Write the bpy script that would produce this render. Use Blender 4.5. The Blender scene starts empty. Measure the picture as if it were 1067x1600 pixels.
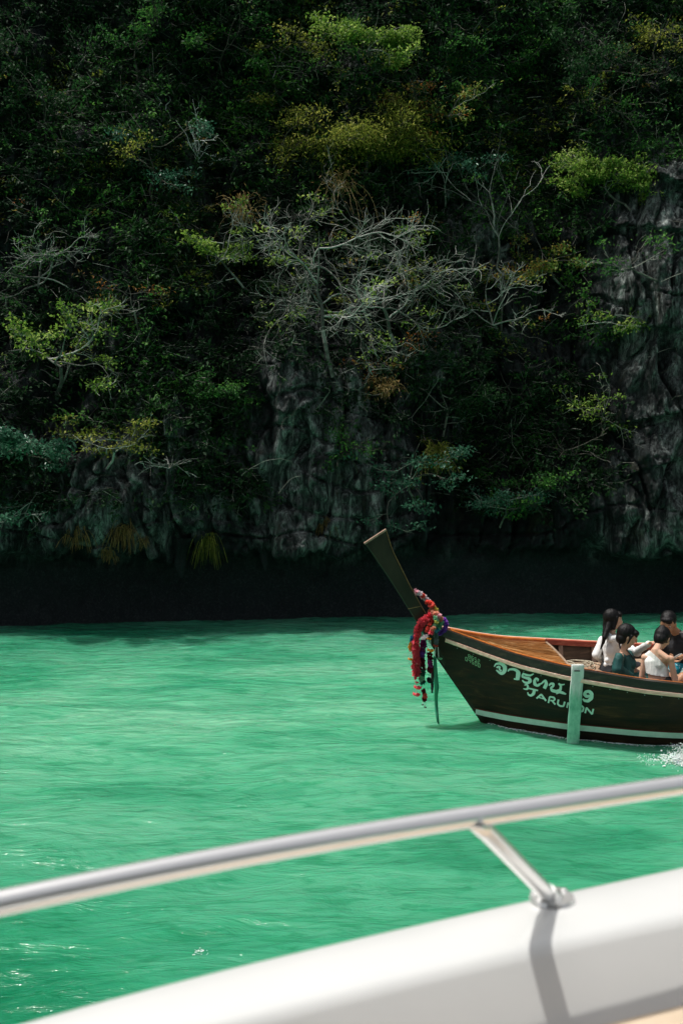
import bpy, bmesh, math, random
import numpy as np
from mathutils import Vector, Matrix, noise as mnoise

random.seed(7); RNG = np.random.default_rng(11)
SC = bpy.context.scene
COL = SC.collection
R = math.radians
# ---------------------------------------------------------------- camera
CAM_H, F = 3.4, 1555.0
PITCH = math.atan(85/1555.0)
cd = bpy.data.cameras.new('camera'); cam = bpy.data.objects.new('camera', cd); COL.objects.link(cam)
cam.location = (0, 0, CAM_H); cam.rotation_euler = (math.pi/2-PITCH, 0, 0)
cd.sensor_fit = 'VERTICAL'; cd.sensor_height = 36.0; cd.lens = 36.0*F/1600.0
cd.clip_start = 0.05; cd.clip_end = 6000
cd.dof.use_dof = True; cd.dof.focus_distance = 13.0; cd.dof.aperture_fstop = 4.6
SC.camera = cam
# ---------------------------------------------------------------- light
SUN_EL, SUN_AZ = R(68), R(167)       # azimuth measured from +x towards +y (away from the viewer)
sdir = Vector((math.cos(SUN_EL)*math.cos(SUN_AZ), math.cos(SUN_EL)*math.sin(SUN_AZ), math.sin(SUN_EL)))
w = bpy.data.worlds.new('World'); SC.world = w; w.use_nodes = True
nt = w.node_tree; bg = nt.nodes['Background']; sky = nt.nodes.new('ShaderNodeTexSky')
sky.sky_type = 'NISHITA'; sky.sun_disc = False; sky.sun_elevation = SUN_EL
sky.sun_rotation = math.pi/2 - SUN_AZ; sky.air_density = 0.8; sky.dust_density = 6.0
hz_ = nt.nodes.new('ShaderNodeHueSaturation'); hz_.inputs['Saturation'].default_value = .42; hz_.inputs['Value'].default_value = 1.25   # milky tropical haze
nt.links.new(sky.outputs[0], hz_.inputs['Color']); nt.links.new(hz_.outputs[0], bg.inputs[0]); bg.inputs[1].default_value = 0.10
sl = bpy.data.lights.new('sun', 'SUN'); sl.energy = 3.7; sl.angle = R(0.53); sl.color = (1.0, .965, .91)
so = bpy.data.objects.new('sun', sl); COL.objects.link(so)
so.rotation_euler = sdir.to_track_quat('Z', 'Y').to_euler(); so.location = (20, 10, 40)
SC.view_settings.view_transform = 'Standard'; SC.view_settings.look = 'None'
SC.view_settings.exposure = 0.0; SC.view_settings.gamma = 1.0
try: SC.view_settings.use_curve_mapping = False
except Exception: pass
SC.cycles.max_bounces = 6; SC.cycles.diffuse_bounces = 2; SC.cycles.glossy_bounces = 3
SC.cycles.transmission_bounces = 3; SC.cycles.transparent_max_bounces = 4

# ---------------------------------------------------------------- helpers
cp, sp = math.cos(PITCH), math.sin(PITCH)
def ray(px, py):
    a, b = (px-533.5)/F, (800-py)/F
    return Vector((a, cp+b*sp, -sp+b*cp))
def P(px, py, y):                       # photo direction at world distance y
    r = ray(px, py); k = y/r.y
    return Vector((r.x*k, y, CAM_H+r.z*k))
def PZ(px, py, z):
    r = ray(px, py); k = (z-CAM_H)/r.z
    return Vector((r.x*k, r.y*k, z))
def tag(o, label=None, cat=None, group=None, kind=None):
    if label: o['label'] = label
    if cat: o['category'] = cat
    if group: o['group'] = group
    if kind: o['kind'] = kind
    return o
def empty(name, loc, label, cat, group=None):
    o = bpy.data.objects.new(name, None); COL.objects.link(o); o.location = loc; o.empty_display_size = .1
    return tag(o, label, cat, group)
def link(name, me, mat=None, parent=None, keep_world=True):
    o = bpy.data.objects.new(name, me); COL.objects.link(o)
    if mat and not me.materials: me.materials.append(mat)
    if parent is not None:
        o.parent = parent
        if keep_world:
            o.matrix_parent_inverse = (WM(parent)).inverted()
    return o
def WM(o):
    m = Matrix.LocRotScale(o.location, o.rotation_euler, o.scale)
    return (WM(o.parent) @ o.matrix_parent_inverse @ m) if o.parent else m
def npmesh(name, V, Fc, smooth=True, tint=None):
    """V (n,3); Fc list of int arrays each (m,k)"""
    me = bpy.data.meshes.new(name)
    if not isinstance(Fc, (list, tuple)): Fc = [Fc]
    V = np.asarray(V, np.float32)
    me.vertices.add(len(V)); me.vertices.foreach_set('co', V.ravel())
    nl = sum(f.size for f in Fc); nf = sum(len(f) for f in Fc)
    me.loops.add(nl); me.polygons.add(nf)
    me.loops.foreach_set('vertex_index', np.concatenate([f.ravel() for f in Fc]).astype(np.int32))
    st, off = [], 0
    for f in Fc:
        st.append(off+np.arange(len(f))*f.shape[1]); off += f.size
    me.polygons.foreach_set('loop_start', np.concatenate(st).astype(np.int32))
    if smooth: me.polygons.foreach_set('use_smooth', np.ones(nf, bool))
    if tint is not None:
        a = me.attributes.new('tint', 'FLOAT', 'FACE'); a.data.foreach_set('value', np.asarray(tint, np.float32))
    me.update(calc_edges=True); me.validate(verbose=False)
    return me
def smoothang(me, ang=35):
    try: me.set_sharp_from_angle(angle=R(ang))
    except Exception: pass
# perlin noise, vectorised
_perm = np.random.default_rng(5).permutation(256); _perm = np.concatenate([_perm, _perm, _perm])
_g = np.random.default_rng(6).normal(size=(256, 3)); _g /= np.linalg.norm(_g, axis=1)[:, None]
def perlin(x, y, z):
    x, y, z = np.broadcast_arrays(np.asarray(x, float), np.asarray(y, float), np.asarray(z, float))
    xi, yi, zi = (np.floor(v).astype(int) for v in (x, y, z))
    xf, yf, zf = x-xi, y-yi, z-zi
    u, v, t = (a*a*a*(a*(a*6-15)+10) for a in (xf, yf, zf))
    def gr(dx, dy, dz):
        h = _perm[(_perm[(_perm[(xi+dx) & 255]+yi+dy) & 255]+zi+dz) & 255]
        g = _g[h]
        return g[..., 0]*(xf-dx)+g[..., 1]*(yf-dy)+g[..., 2]*(zf-dz)
    l = lambda a, b, k: a+(b-a)*k
    return 1.6*l(l(l(gr(0,0,0), gr(1,0,0), u), l(gr(0,1,0), gr(1,1,0), u), v),
             l(l(gr(0,0,1), gr(1,0,1), u), l(gr(0,1,1), gr(1,1,1), u), v), t)
def fbm(x, y, z, o=4, g=.5):
    s, a = 0, 1.
    for i in range(o):
        s = s+a*perlin(x*2**i+i*17.1, y*2**i+i*5.3, z*2**i+i*9.7); a *= g
    return s
def sst(a, b, x):
    t = np.clip((x-a)/(b-a), 0, 1); return t*t*(3-2*t)
# ---------------------------------------------------------------- materials
def mat(name, col=(.5,.5,.5), rough=.6, metal=0., coat=0., spec=.5):
    m = bpy.data.materials.new(name); m.use_nodes = True
    b = m.node_tree.nodes['Principled BSDF']
    b.inputs['Base Color'].default_value = (*col, 1); b.inputs['Roughness'].default_value = rough
    b.inputs['Metallic'].default_value = metal; b.inputs['Coat Weight'].default_value = coat
    b.inputs['Specular IOR Level'].default_value = spec
    return m
class N:
    def __init__(s, m): s.t = m.node_tree; s.b = s.t.nodes.get('Principled BSDF')
    def n(s, typ, **kw):
        x = s.t.nodes.new(typ)
        for k, v in kw.items(): setattr(x, k, v)
        return x
    def l(s, a, b): s.t.links.new(a, b)
    def coords(s, scale=(1,1,1), kind='Object', rot=(0,0,0)):
        tc = s.n('ShaderNodeTexCoord'); mp = s.n('ShaderNodeMapping')
        mp.inputs['Scale'].default_value = scale; mp.inputs['Rotation'].default_value = rot
        s.l(tc.outputs[kind], mp.inputs[0]); return mp.outputs[0]
    def noise(s, vec, scale, detail=5, rough=.55, dist=0.):
        x = s.n('ShaderNodeTexNoise'); x.inputs['Scale'].default_value = scale
        x.inputs['Detail'].default_value = detail; x.inputs['Roughness'].default_value = rough
        x.inputs['Distortion'].default_value = dist; s.l(vec, x.inputs['Vector']); return x.outputs['Fac']
    def ramp(s, fac, stops):
        x = s.n('ShaderNodeValToRGB'); e = x.color_ramp.elements
        while len(e) < len(stops): e.new(.5)
        for i, (p, c) in enumerate(stops):
            e[i].position = p; e[i].color = (*c, 1) if len(c) == 3 else c
        s.l(fac, x.inputs[0]); return x.outputs[0]
    def mix(s, fac, a, b, mode='MIX'):
        x = s.n('ShaderNodeMix', data_type='RGBA', blend_type=mode)
        for v, k in ((fac, 0), (a, 6), (b, 7)):
            if hasattr(v, 'default_value'): s.l(v, x.inputs[k])
            elif k == 0: x.inputs[0].default_value = v
            else: x.inputs[k].default_value = (*v, 1)
        return x.outputs[2]
    def bump(s, h, strength=.3, dist=.02, nrm=None):
        x = s.n('ShaderNodeBump'); x.inputs['Strength'].default_value = strength; x.inputs['Distance'].default_value = dist
        s.l(h, x.inputs['Height'])
        if nrm: s.l(nrm, x.inputs['Normal'])
        return x.outputs[0]
def noisy(name, c1, c2, scale=6, rough=.6, stretch=(1,1,1), bump=.2, bdist=.01, coat=0., spec=.5, metal=0., detail=6, lo=.35, hi=.68):
    m = mat(name, c1, rough, metal, coat, spec); k = N(m); v = k.coords(stretch)
    f = k.noise(v, scale, detail, .6); k.l(k.ramp(f, [(lo, c1), (hi, c2)]), k.b.inputs['Base Color'])
    f2 = k.noise(v, scale*5, 4, .6); k.l(k.bump(f2, bump, bdist), k.b.inputs['Normal'])
    return m
def leafmat(name, cols, trans=.45, rough=.5):
    m = mat(name, cols[0], rough, spec=.14); k = N(m)
    at = k.n('ShaderNodeAttribute', attribute_name='tint')
    st = [(i/(len(cols)-1), c) for i, c in enumerate(cols)]
    c = k.ramp(at.outputs['Fac'], st); k.l(c, k.b.inputs['Base Color'])
    tr = k.n('ShaderNodeBsdfTranslucent'); k.l(c, tr.inputs[0])
    mx = k.n('ShaderNodeMixShader'); mx.inputs[0].default_value = trans
    out = k.t.nodes['Material Output']
    k.l(k.b.outputs[0], mx.inputs[1]); k.l(tr.outputs[0], mx.inputs[2]); k.l(mx.outputs[0], out.inputs[0])
    return m

# ---- water
mw = mat('water', (.05,.36,.19), .10); k = N(mw)
k.b.inputs['IOR'].default_value = 1.33; k.b.inputs['Subsurface Weight'].default_value = .6; k.b.inputs['Subsurface Radius'].default_value = (.15, .9, .5); k.b.inputs['Subsurface Scale'].default_value = .8; k.b.inputs['Specular IOR Level'].default_value = .38
v = k.coords((.55, 1.0, 1)); vf = k.coords((.5, 1.3, 1), rot=(0, 0, R(-8)))
silt = k.noise(v, .16, 4, .55, .6); patch = k.noise(vf, .7, 4, .5, .8); veil = k.noise(vf, 1.5, 3, .5, 1.0)
c1 = k.ramp(silt, [(.34, (.030,.30,.145)), (.5, (.13,.43,.235)), (.66, (.19,.47,.275))])
c2 = k.ramp(patch, [(.36, (.012,.22,.105)), (.46, (.09,.38,.20)), (.58, (.17,.43,.25)), (.8, (.23,.49,.30))])
c = k.mix(.5, c1, c2)
# deeper green to the left; towards us the weaker sky sheen is painted in
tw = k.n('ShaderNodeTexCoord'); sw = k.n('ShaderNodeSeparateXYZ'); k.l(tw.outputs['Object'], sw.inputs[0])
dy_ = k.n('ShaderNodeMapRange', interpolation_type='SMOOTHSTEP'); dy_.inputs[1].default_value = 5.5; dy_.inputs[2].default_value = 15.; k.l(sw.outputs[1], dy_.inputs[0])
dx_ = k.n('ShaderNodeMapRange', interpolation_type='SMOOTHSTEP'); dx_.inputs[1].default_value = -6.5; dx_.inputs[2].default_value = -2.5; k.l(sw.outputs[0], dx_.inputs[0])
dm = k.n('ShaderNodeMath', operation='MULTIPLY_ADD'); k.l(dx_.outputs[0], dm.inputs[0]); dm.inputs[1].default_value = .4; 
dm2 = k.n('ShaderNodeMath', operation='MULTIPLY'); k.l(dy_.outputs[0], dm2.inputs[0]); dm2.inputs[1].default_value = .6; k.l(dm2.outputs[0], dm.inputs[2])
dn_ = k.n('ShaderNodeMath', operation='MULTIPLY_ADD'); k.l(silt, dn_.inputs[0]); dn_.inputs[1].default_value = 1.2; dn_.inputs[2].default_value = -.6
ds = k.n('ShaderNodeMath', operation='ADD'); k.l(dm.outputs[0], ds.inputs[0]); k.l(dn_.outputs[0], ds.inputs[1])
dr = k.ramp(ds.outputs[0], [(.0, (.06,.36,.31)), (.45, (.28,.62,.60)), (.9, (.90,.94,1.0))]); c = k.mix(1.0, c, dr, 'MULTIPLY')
fy_ = k.n('ShaderNodeMapRange', interpolation_type='SMOOTHSTEP'); fy_.inputs[1].default_value = 14.5; fy_.inputs[2].default_value = 20.; k.l(sw.outputs[1], fy_.inputs[0])  # darker towards the cliff: its reflection painted into the water colour
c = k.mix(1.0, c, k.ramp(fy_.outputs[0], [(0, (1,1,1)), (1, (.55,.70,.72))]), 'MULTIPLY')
vl = k.ramp(veil, [(.43, (1,1,1)), (.5, (.55,.84,.78)), (.56, (1,1,1))])  # dark ripple lines painted in for wave facets that mirror the cliff
veil2 = k.noise(k.coords((.8, 2.4, 1), rot=(0, 0, R(-5))), 2.6, 4, .6, 1.0); vl2 = k.ramp(veil2, [(.38, (.35,.70,.60)), (.47, (1,1,1)), (.72, (1,1,1)), (.8, (1.0,1.0,1.0))])
c = k.mix(.65, c, vl, 'MULTIPLY'); k.l(k.mix(.6, c, vl2, 'MULTIPLY'), k.b.inputs['Base Color'])
n1 = k.noise(vf, 2.0, 5, .55, .8); n2 = k.noise(vf, 8, 5, .62, .6)
b1 = k.bump(n1, 1.0, .085); k.l(k.bump(n2, .85, .022, b1), k.b.inputs['Normal'])
# ---- rock
mr = mat('limestone', (.05,.06,.055), .8, spec=.3); k = N(mr)
vs = k.coords((2.1, 2.1, .55)); vo = k.coords()
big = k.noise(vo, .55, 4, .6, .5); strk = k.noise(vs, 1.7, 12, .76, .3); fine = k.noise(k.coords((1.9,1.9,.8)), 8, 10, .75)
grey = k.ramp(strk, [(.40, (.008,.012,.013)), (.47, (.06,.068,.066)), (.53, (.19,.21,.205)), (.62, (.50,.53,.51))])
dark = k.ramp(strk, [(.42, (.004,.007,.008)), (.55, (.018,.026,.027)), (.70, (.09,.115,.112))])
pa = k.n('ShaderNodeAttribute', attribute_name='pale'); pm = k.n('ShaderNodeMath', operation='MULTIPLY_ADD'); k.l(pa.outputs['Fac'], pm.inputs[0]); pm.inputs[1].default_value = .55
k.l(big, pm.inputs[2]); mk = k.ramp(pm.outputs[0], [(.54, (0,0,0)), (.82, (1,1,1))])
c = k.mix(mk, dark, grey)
och = k.noise(k.coords((1.2,1.2,.5)), 1.1, 5, .65, .8); om = k.ramp(och, [(.60, (0,0,0)), (.74, (.6,.6,.6))])
c = k.mix(om, c, (.09,.075,.03))
cr = k.ramp(fine, [(.42, (.15,.15,.15)), (.50, (1,1,1))]); c = k.mix(.85, c, cr, 'MULTIPLY'); c = k.mix(1.0, c, (.95,1.0,.98), 'MULTIPLY')
# the tide-washed foot of the cliff is stained black with oysters
geo = k.n('ShaderNodeNewGeometry'); sx = k.n('ShaderNodeSeparateXYZ'); k.l(geo.outputs['Position'], sx.inputs[0])
hz = k.n('ShaderNodeMapRange'); hz.inputs[1].default_value = 1.0; hz.inputs[2].default_value = 1.7; k.l(sx.outputs[2], hz.inputs[0])
oy = k.noise(vo, 22, 3, .7); oc = k.ramp(oy, [(.5, (.016,.024,.026)), (.78, (.06,.072,.070))])
c = k.mix(hz.outputs[0], oc, c); k.l(c, k.b.inputs['Base Color'])
bb = k.bump(strk, 1.0, .14); k.l(k.bump(fine, 1.0, .07, bb), k.b.inputs['Normal'])

M = {}
M['bark_pale'] = noisy('bark_pale', (.30,.29,.26), (.62,.60,.55), 9, .8, bump=.3)
M['bark_grey'] = noisy('bark_grey', (.12,.11,.09), (.34,.32,.27), 7, .85, bump=.4)
M['bark_dark'] = noisy('bark_dark', (.03,.027,.02), (.10,.09,.07), 7, .9, bump=.4)
for kk_, (a_, b_, c_) in {'bark_pale': ((.03,.03,.027), (.11,.115,.10), (.44,.45,.41)), 'bark_grey': ((.03,.03,.025), (.11,.105,.09), (.34,.33,.29)), 'bark_dark': ((.012,.012,.01), (.04,.038,.03), (.12,.11,.09))}.items():
    m = mat(kk_, b_, .85, spec=.2); k = N(m); at = k.n('ShaderNodeAttribute', attribute_name='tint'); nz_ = k.noise(k.coords(), 9, 5, .7)
    mm = k.n('ShaderNodeMath', operation='MULTIPLY_ADD'); k.l(nz_, mm.inputs[0]); mm.inputs[1].default_value = .9; ad_ = k.n('ShaderNodeMath', operation='SUBTRACT'); k.l(at.outputs['Fac'], ad_.inputs[0]); ad_.inputs[1].default_value = .45; k.l(ad_.outputs[0], mm.inputs[2])
    k.l(k.ramp(mm.outputs[0], [(.1, a_), (.45, b_), (.85, c_)]), k.b.inputs['Base Color']); k.l(k.bump(k.noise(k.coords((1,1,.4)), 30, 4), .4, .01), k.b.inputs['Normal']); M[kk_] = m
M['bone'] = noisy('bleached_wood', (.42,.42,.40), (.72,.72,.70), 9, .8, bump=.3)
M['straw'] = noisy('straw_stems', (.30,.20,.08), (.55,.42,.2), 5, .7)
L = {}
L['dark'] = leafmat('leaf_dark_green', [(.008,.026,.011), (.018,.056,.020), (.040,.11,.030)], .35, .6)
L['green'] = leafmat('leaf_green', [(.012,.05,.014), (.038,.14,.028), (.12,.28,.05)], .4, .6)
L['bright'] = leafmat('leaf_bright_green', [(.04,.12,.018), (.18,.31,.045), (.46,.56,.15)])
L['yellow'] = leafmat('leaf_yellow_green', [(.05,.08,.012), (.17,.21,.030), (.48,.47,.10)])
L['mixed'] = leafmat('leaf_turning', [(.04,.10,.02), (.14,.24,.05), (.30,.28,.06), (.34,.12,.03)])
L['rust'] = leafmat('leaf_rusty', [(.08,.10,.03), (.25,.13,.03), (.30,.06,.02)])
L['cool'] = leafmat('leaf_blue_green', [(.02,.07,.045), (.05,.15,.09), (.12,.26,.17)], .3, .3)
L['straw'] = leafmat('leaf_straw', [(.14,.09,.03), (.30,.20,.07), (.45,.33,.12)])

# ================================================================ WATER
def axis(lo, hi, d, far, g=1.35):
    a = list(np.arange(lo, hi, d)); s = d; x = hi
    while x < far: a.append(x); s *= g; x += s
    a.append(far); s = d; x = lo
    while x > -far: s *= g; x -= s; a.insert(0, max(x, -far))
    return np.array(sorted(set(a)))
xs = axis(-9.5, 11, .055, 2500); ys = axis(3.5, 23, .045, 2500)
X, Y = np.meshgrid(xs, ys)
def wave(X, Y):
    r = R(10); U = X*math.cos(r)+Y*math.sin(r); W = -X*math.sin(r)+Y*math.cos(r)
    h = .065*perlin(U*.28, W*.55, 0)+.040*perlin(U*.6+3, W*1.35, 2)
    h = h+.017*(1-2*np.abs(perlin(U*1.0, W*2.7, 7)))+.007*(1-2*np.abs(perlin(U*2.6+8, W*6.0, 4)))
    h = h+.005*perlin(U*6, W*12, 11)
    return h*np.exp(-np.maximum(np.abs(X)-25, 0)/30)*np.exp(-np.maximum(np.abs(Y)-28, 0)/30)
Z = wave(X, Y)
nx, ny = len(xs), len(ys); idx = np.arange(nx*ny).reshape(ny, nx)
q = np.stack([idx[:-1,:-1], idx[:-1,1:], idx[1:,1:], idx[1:,:-1]], -1).reshape(-1, 4)
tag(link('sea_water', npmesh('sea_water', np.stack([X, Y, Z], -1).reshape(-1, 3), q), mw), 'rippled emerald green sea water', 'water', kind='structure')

# ================================================================ CLIFF
def bl(x, z, cx, cz, rx, rz):
    return np.exp(-(((x-cx)/rx)**2+((z-cz)/rz)**2))
def lipz(x): return 1.36+.26*perlin(x*.5, 3.3, 0)+.26*perlin(x*1.6, 1.2, 5)+.22*np.abs(perlin(x*3.7, 8, 2))+.08*perlin(x*9, 2, 2)
def cliff_y(x, z):
    x = np.asarray(x, float); z = np.asarray(z, float)
    base = 20.15+.125*np.clip(x+7, -30, 30)
    lip = lipz(x); w = sst(lip-.10, lip+.12, z)
    d = .42+.16*np.minimum(z-1.5, 2.0)*w
    d = d-.30*np.maximum(z-2.2, 0)
    d = d+(.35+.35*sst(2, 6, z))*perlin(x*.26, z*.22, 1.5)+.38*perlin(x*.7, z*.42, 8.5)
    # fluted limestone curtains
    fl = 1-np.abs(perlin(x*1.25+.5*perlin(x*.6, z*.5, 3), z*.28, 4.4))*2
    d = d+.30*fl+.13*(1-2*np.abs(perlin(x*3.2, z*.6, 2.2)))
    d = d+.10*perlin(x*1.6, z*2.2, 6)+.06*(1-2*np.abs(perlin(x*5.5, z*2.6, 9)))+.035*perlin(x*11, z*6, 3)+.018*perlin(x*24, z*16, 3)
    # fissures and slabs
    wx, wz = x+.35*perlin(x*.8, z*.5, 21), z+.4*perlin(x*.6, z*.8, 22)
    v1 = np.abs(perlin(wx*1.15, wz*.30, 31)); v2 = np.abs(perlin(wx*.5, wz*1.1, 32)); v3 = np.abs(perlin(wx*2.6, wz*.9, 33)); v4 = np.abs(perlin(wx*6.5, wz*3.0, 34))
    d = d-.34*np.clip(1-v1/.10, 0, 1)**1.5-.16*np.clip(1-v2/.06, 0, 1)-.12*np.clip(1-v3/.10, 0, 1)-.045*np.clip(1-v4/.16, 0, 1)
    d = d+.12*np.sign(perlin(wx*1.15, wz*.30, 31))*sst(0, .2, v1)+.05*np.sign(perlin(wx*2.6, wz*.9, 33))*sst(0, .2, v3)
    # stepped ledges
    st = z*.62+.8*perlin(x*.45, z*.3, 12); d = d-.26*(st-np.floor(st))*sst(2, 4, z)
    # bastions and hollows as they stand in the bay
    d = d+.9*sst(4.9, 6.5, x+.5*perlin(z*.5, 2.2, 0))*sst(12, 9.5, x)*(1-.35*sst(9.5, 11, z))
    d = d+.75*bl(x, z, -.3, 3.6, 1.6, 2.6)+.55*bl(x, z, -4.7, 2.6, 1.9, 1.7)
    d = d-.8*bl(x, z, 2.9, 3.3, 1.7, 1.6)-.5*bl(x, z, -2.3, 9, 1.8, 3)-.5*bl(x, z, 4.2, 7.4, 1.3, 3)
    low = .0+.14*perlin(x*1.2, z*2, 3)+.08*perlin(x*5, z*6, 1)+.22*sst(.6, -.1, z)
    return base-(d*w+low*(1-w))
cx_ = axis(-10.5, 11.5, .04, 60, 1.25); cz_ = np.concatenate([np.arange(-2, 1.1, .12), np.arange(1.1, 2.0, .03), np.arange(2.0, 10, .04), np.arange(10, 16.5, .07), np.arange(16.5, 27, .35)])
X, Zc = np.meshgrid(cx_, cz_); Yc = cliff_y(X, Zc)
# the top rolls back
topr = np.clip(cz_-22, 0, 10)[:, None]; Yc = Yc+topr**1.6
nx, ny = len(cx_), len(cz_); idx = np.arange(nx*ny).reshape(ny, nx)
q = np.stack([idx[:-1,:-1], idx[:-1,1:], idx[1:,1:], idx[1:,:-1]], -1).reshape(-1, 4)
cliff_me = npmesh('cliff', np.stack([X, Yc, Zc], -1).reshape(-1, 3), q)
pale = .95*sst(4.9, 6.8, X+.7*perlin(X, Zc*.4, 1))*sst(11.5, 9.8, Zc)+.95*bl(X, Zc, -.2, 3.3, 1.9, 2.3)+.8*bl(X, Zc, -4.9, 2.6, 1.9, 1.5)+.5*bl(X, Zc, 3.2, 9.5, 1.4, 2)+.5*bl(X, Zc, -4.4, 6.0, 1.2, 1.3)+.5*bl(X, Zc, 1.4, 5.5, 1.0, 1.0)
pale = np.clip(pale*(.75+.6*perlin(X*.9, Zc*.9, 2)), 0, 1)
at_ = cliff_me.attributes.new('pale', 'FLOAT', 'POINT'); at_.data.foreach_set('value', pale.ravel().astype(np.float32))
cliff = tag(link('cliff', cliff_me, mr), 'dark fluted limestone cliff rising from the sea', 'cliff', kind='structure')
def on_cliff(px, py, off=0.):
    y = 20.5
    for i in range(7):
        p = P(px, py, y); y = .4*y+.6*(float(cliff_y(p.x, p.z))-off)
    p = P(px, py, y); return p
# drip-stones hanging from the lip
def stalactite(px, l, r):
    p = on_cliff(px, 868); x = p.x; zt = float(lipz(np.array(x)))+.25; n, mrg = 10, 12
    y = float(cliff_y(x, zt+.25))+.12
    V = []
    for i in range(mrg+1):
        t = i/mrg; z = zt+.2-(l+.2)*t; rr = r*(1-t)**.7*(1+.25*math.sin(9*t+px))+.012
        for j in range(n):
            a = 2*math.pi*j/n; q_ = rr*(1+.35*mnoise.noise(Vector((math.cos(a)*1.5, math.sin(a)*1.5+px, z*3))))
            V.append((x+q_*math.cos(a)+.05*math.sin(z*3+px), y+q_*.8*math.sin(a), z))
    Fq = np.array([[i*n+j, i*n+(j+1) % n, (i+1)*n+(j+1) % n, (i+1)*n+j] for i in range(mrg) for j in range(n)])[:, ::-1]
    link('stalactite', npmesh('stalactite', V, Fq), mr, cliff)
for px, l, r in ((290,.62,.20), (421,.58,.14), (555,.25,.13), (742,.38,.12), (205,.25,.16), (352,.3,.12), (870,.22,.2), (960,.2,.16), (120,.28,.18), (655,.2,.12)):
    stalactite(px, l, r)

# ================================================================ PLANTS
def sticks(name, p0, p1, r0, r1, n=4, tint=None):
    p0, p1 = np.asarray(p0, float), np.asarray(p1, float); d = p1-p0; ln = np.linalg.norm(d, axis=1)[:, None]+1e-9; d = d/ln
    up = np.where(np.abs(d[:, 2:3]) < .9, [[0, 0, 1.]], [[1., 0, 0]]); a = np.cross(d, up); a /= np.linalg.norm(a, axis=1)[:, None]; b = np.cross(d, a)
    V = []
    for pp, rr in ((p0, r0), (p1, r1)):
        for j in range(n):
            t = 2*math.pi*j/n; V.append(pp+(a*math.cos(t)+b*math.sin(t))*np.asarray(rr)[:, None])
    V = np.stack(V, 1); m = len(p0); o = np.arange(m)[:, None]*2*n
    Fq = np.concatenate([o+np.array([[j, (j+1) % n, n+(j+1) % n, n+j]]) for j in range(n)])
    return npmesh(name, V.reshape(-1, 3), Fq, tint=tint)
def leaves(name, C, D, Nn, size, wid=.45, fold=.15, tint=None):
    """diamond leaves: centre/base C, direction D, side normal hint Nn"""
    D = D/(np.linalg.norm(D, axis=1)[:, None]+1e-9); S = np.cross(D, Nn); S /= (np.linalg.norm(S, axis=1)[:, None]+1e-9); U = np.cross(S, D)
    s = np.asarray(size)[:, None]
    V = np.stack([C, C+D*s*.45+S*s*wid*.5+U*s*fold, C+D*s, C+D*s*.45-S*s*wid*.5+U*s*fold], 1)
    o = np.arange(len(C))[:, None]*4
    T = np.concatenate([o+np.array([[0, 1, 2]]), o+np.array([[0, 2, 3]])])
    t = None if tint is None else np.concatenate([tint, tint])
    return npmesh(name, V.reshape(-1, 3), T, smooth=False, tint=t)
def rnd(n, s=1.): return RNG.normal(size=(n, 3))*s
def walk(p, d, L_, r0, r1, seg, wander, up, S, tint):
    """one gnarled limb: returns its points; S collects the segments"""
    n = max(2, int(L_/seg)); pts = [p.copy()]; d = d/(np.linalg.norm(d)+1e-9); q_ = p.copy(); turn = RNG.normal(size=3)*.06
    for i in range(n):
        if RNG.random() < .35: turn = RNG.normal(size=3)*wander*.6
        d = d+RNG.normal(size=3)*wander+turn+np.array([0, 0, up]); d /= np.linalg.norm(d); q2 = q_+d*L_/n
        ra, rb = r0+(r1-r0)*i/n, r0+(r1-r0)*(i+1)/n; S.append((q_, q2, ra, rb, tint)); q_ = q2; pts.append(q_.copy())
    return pts
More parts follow.
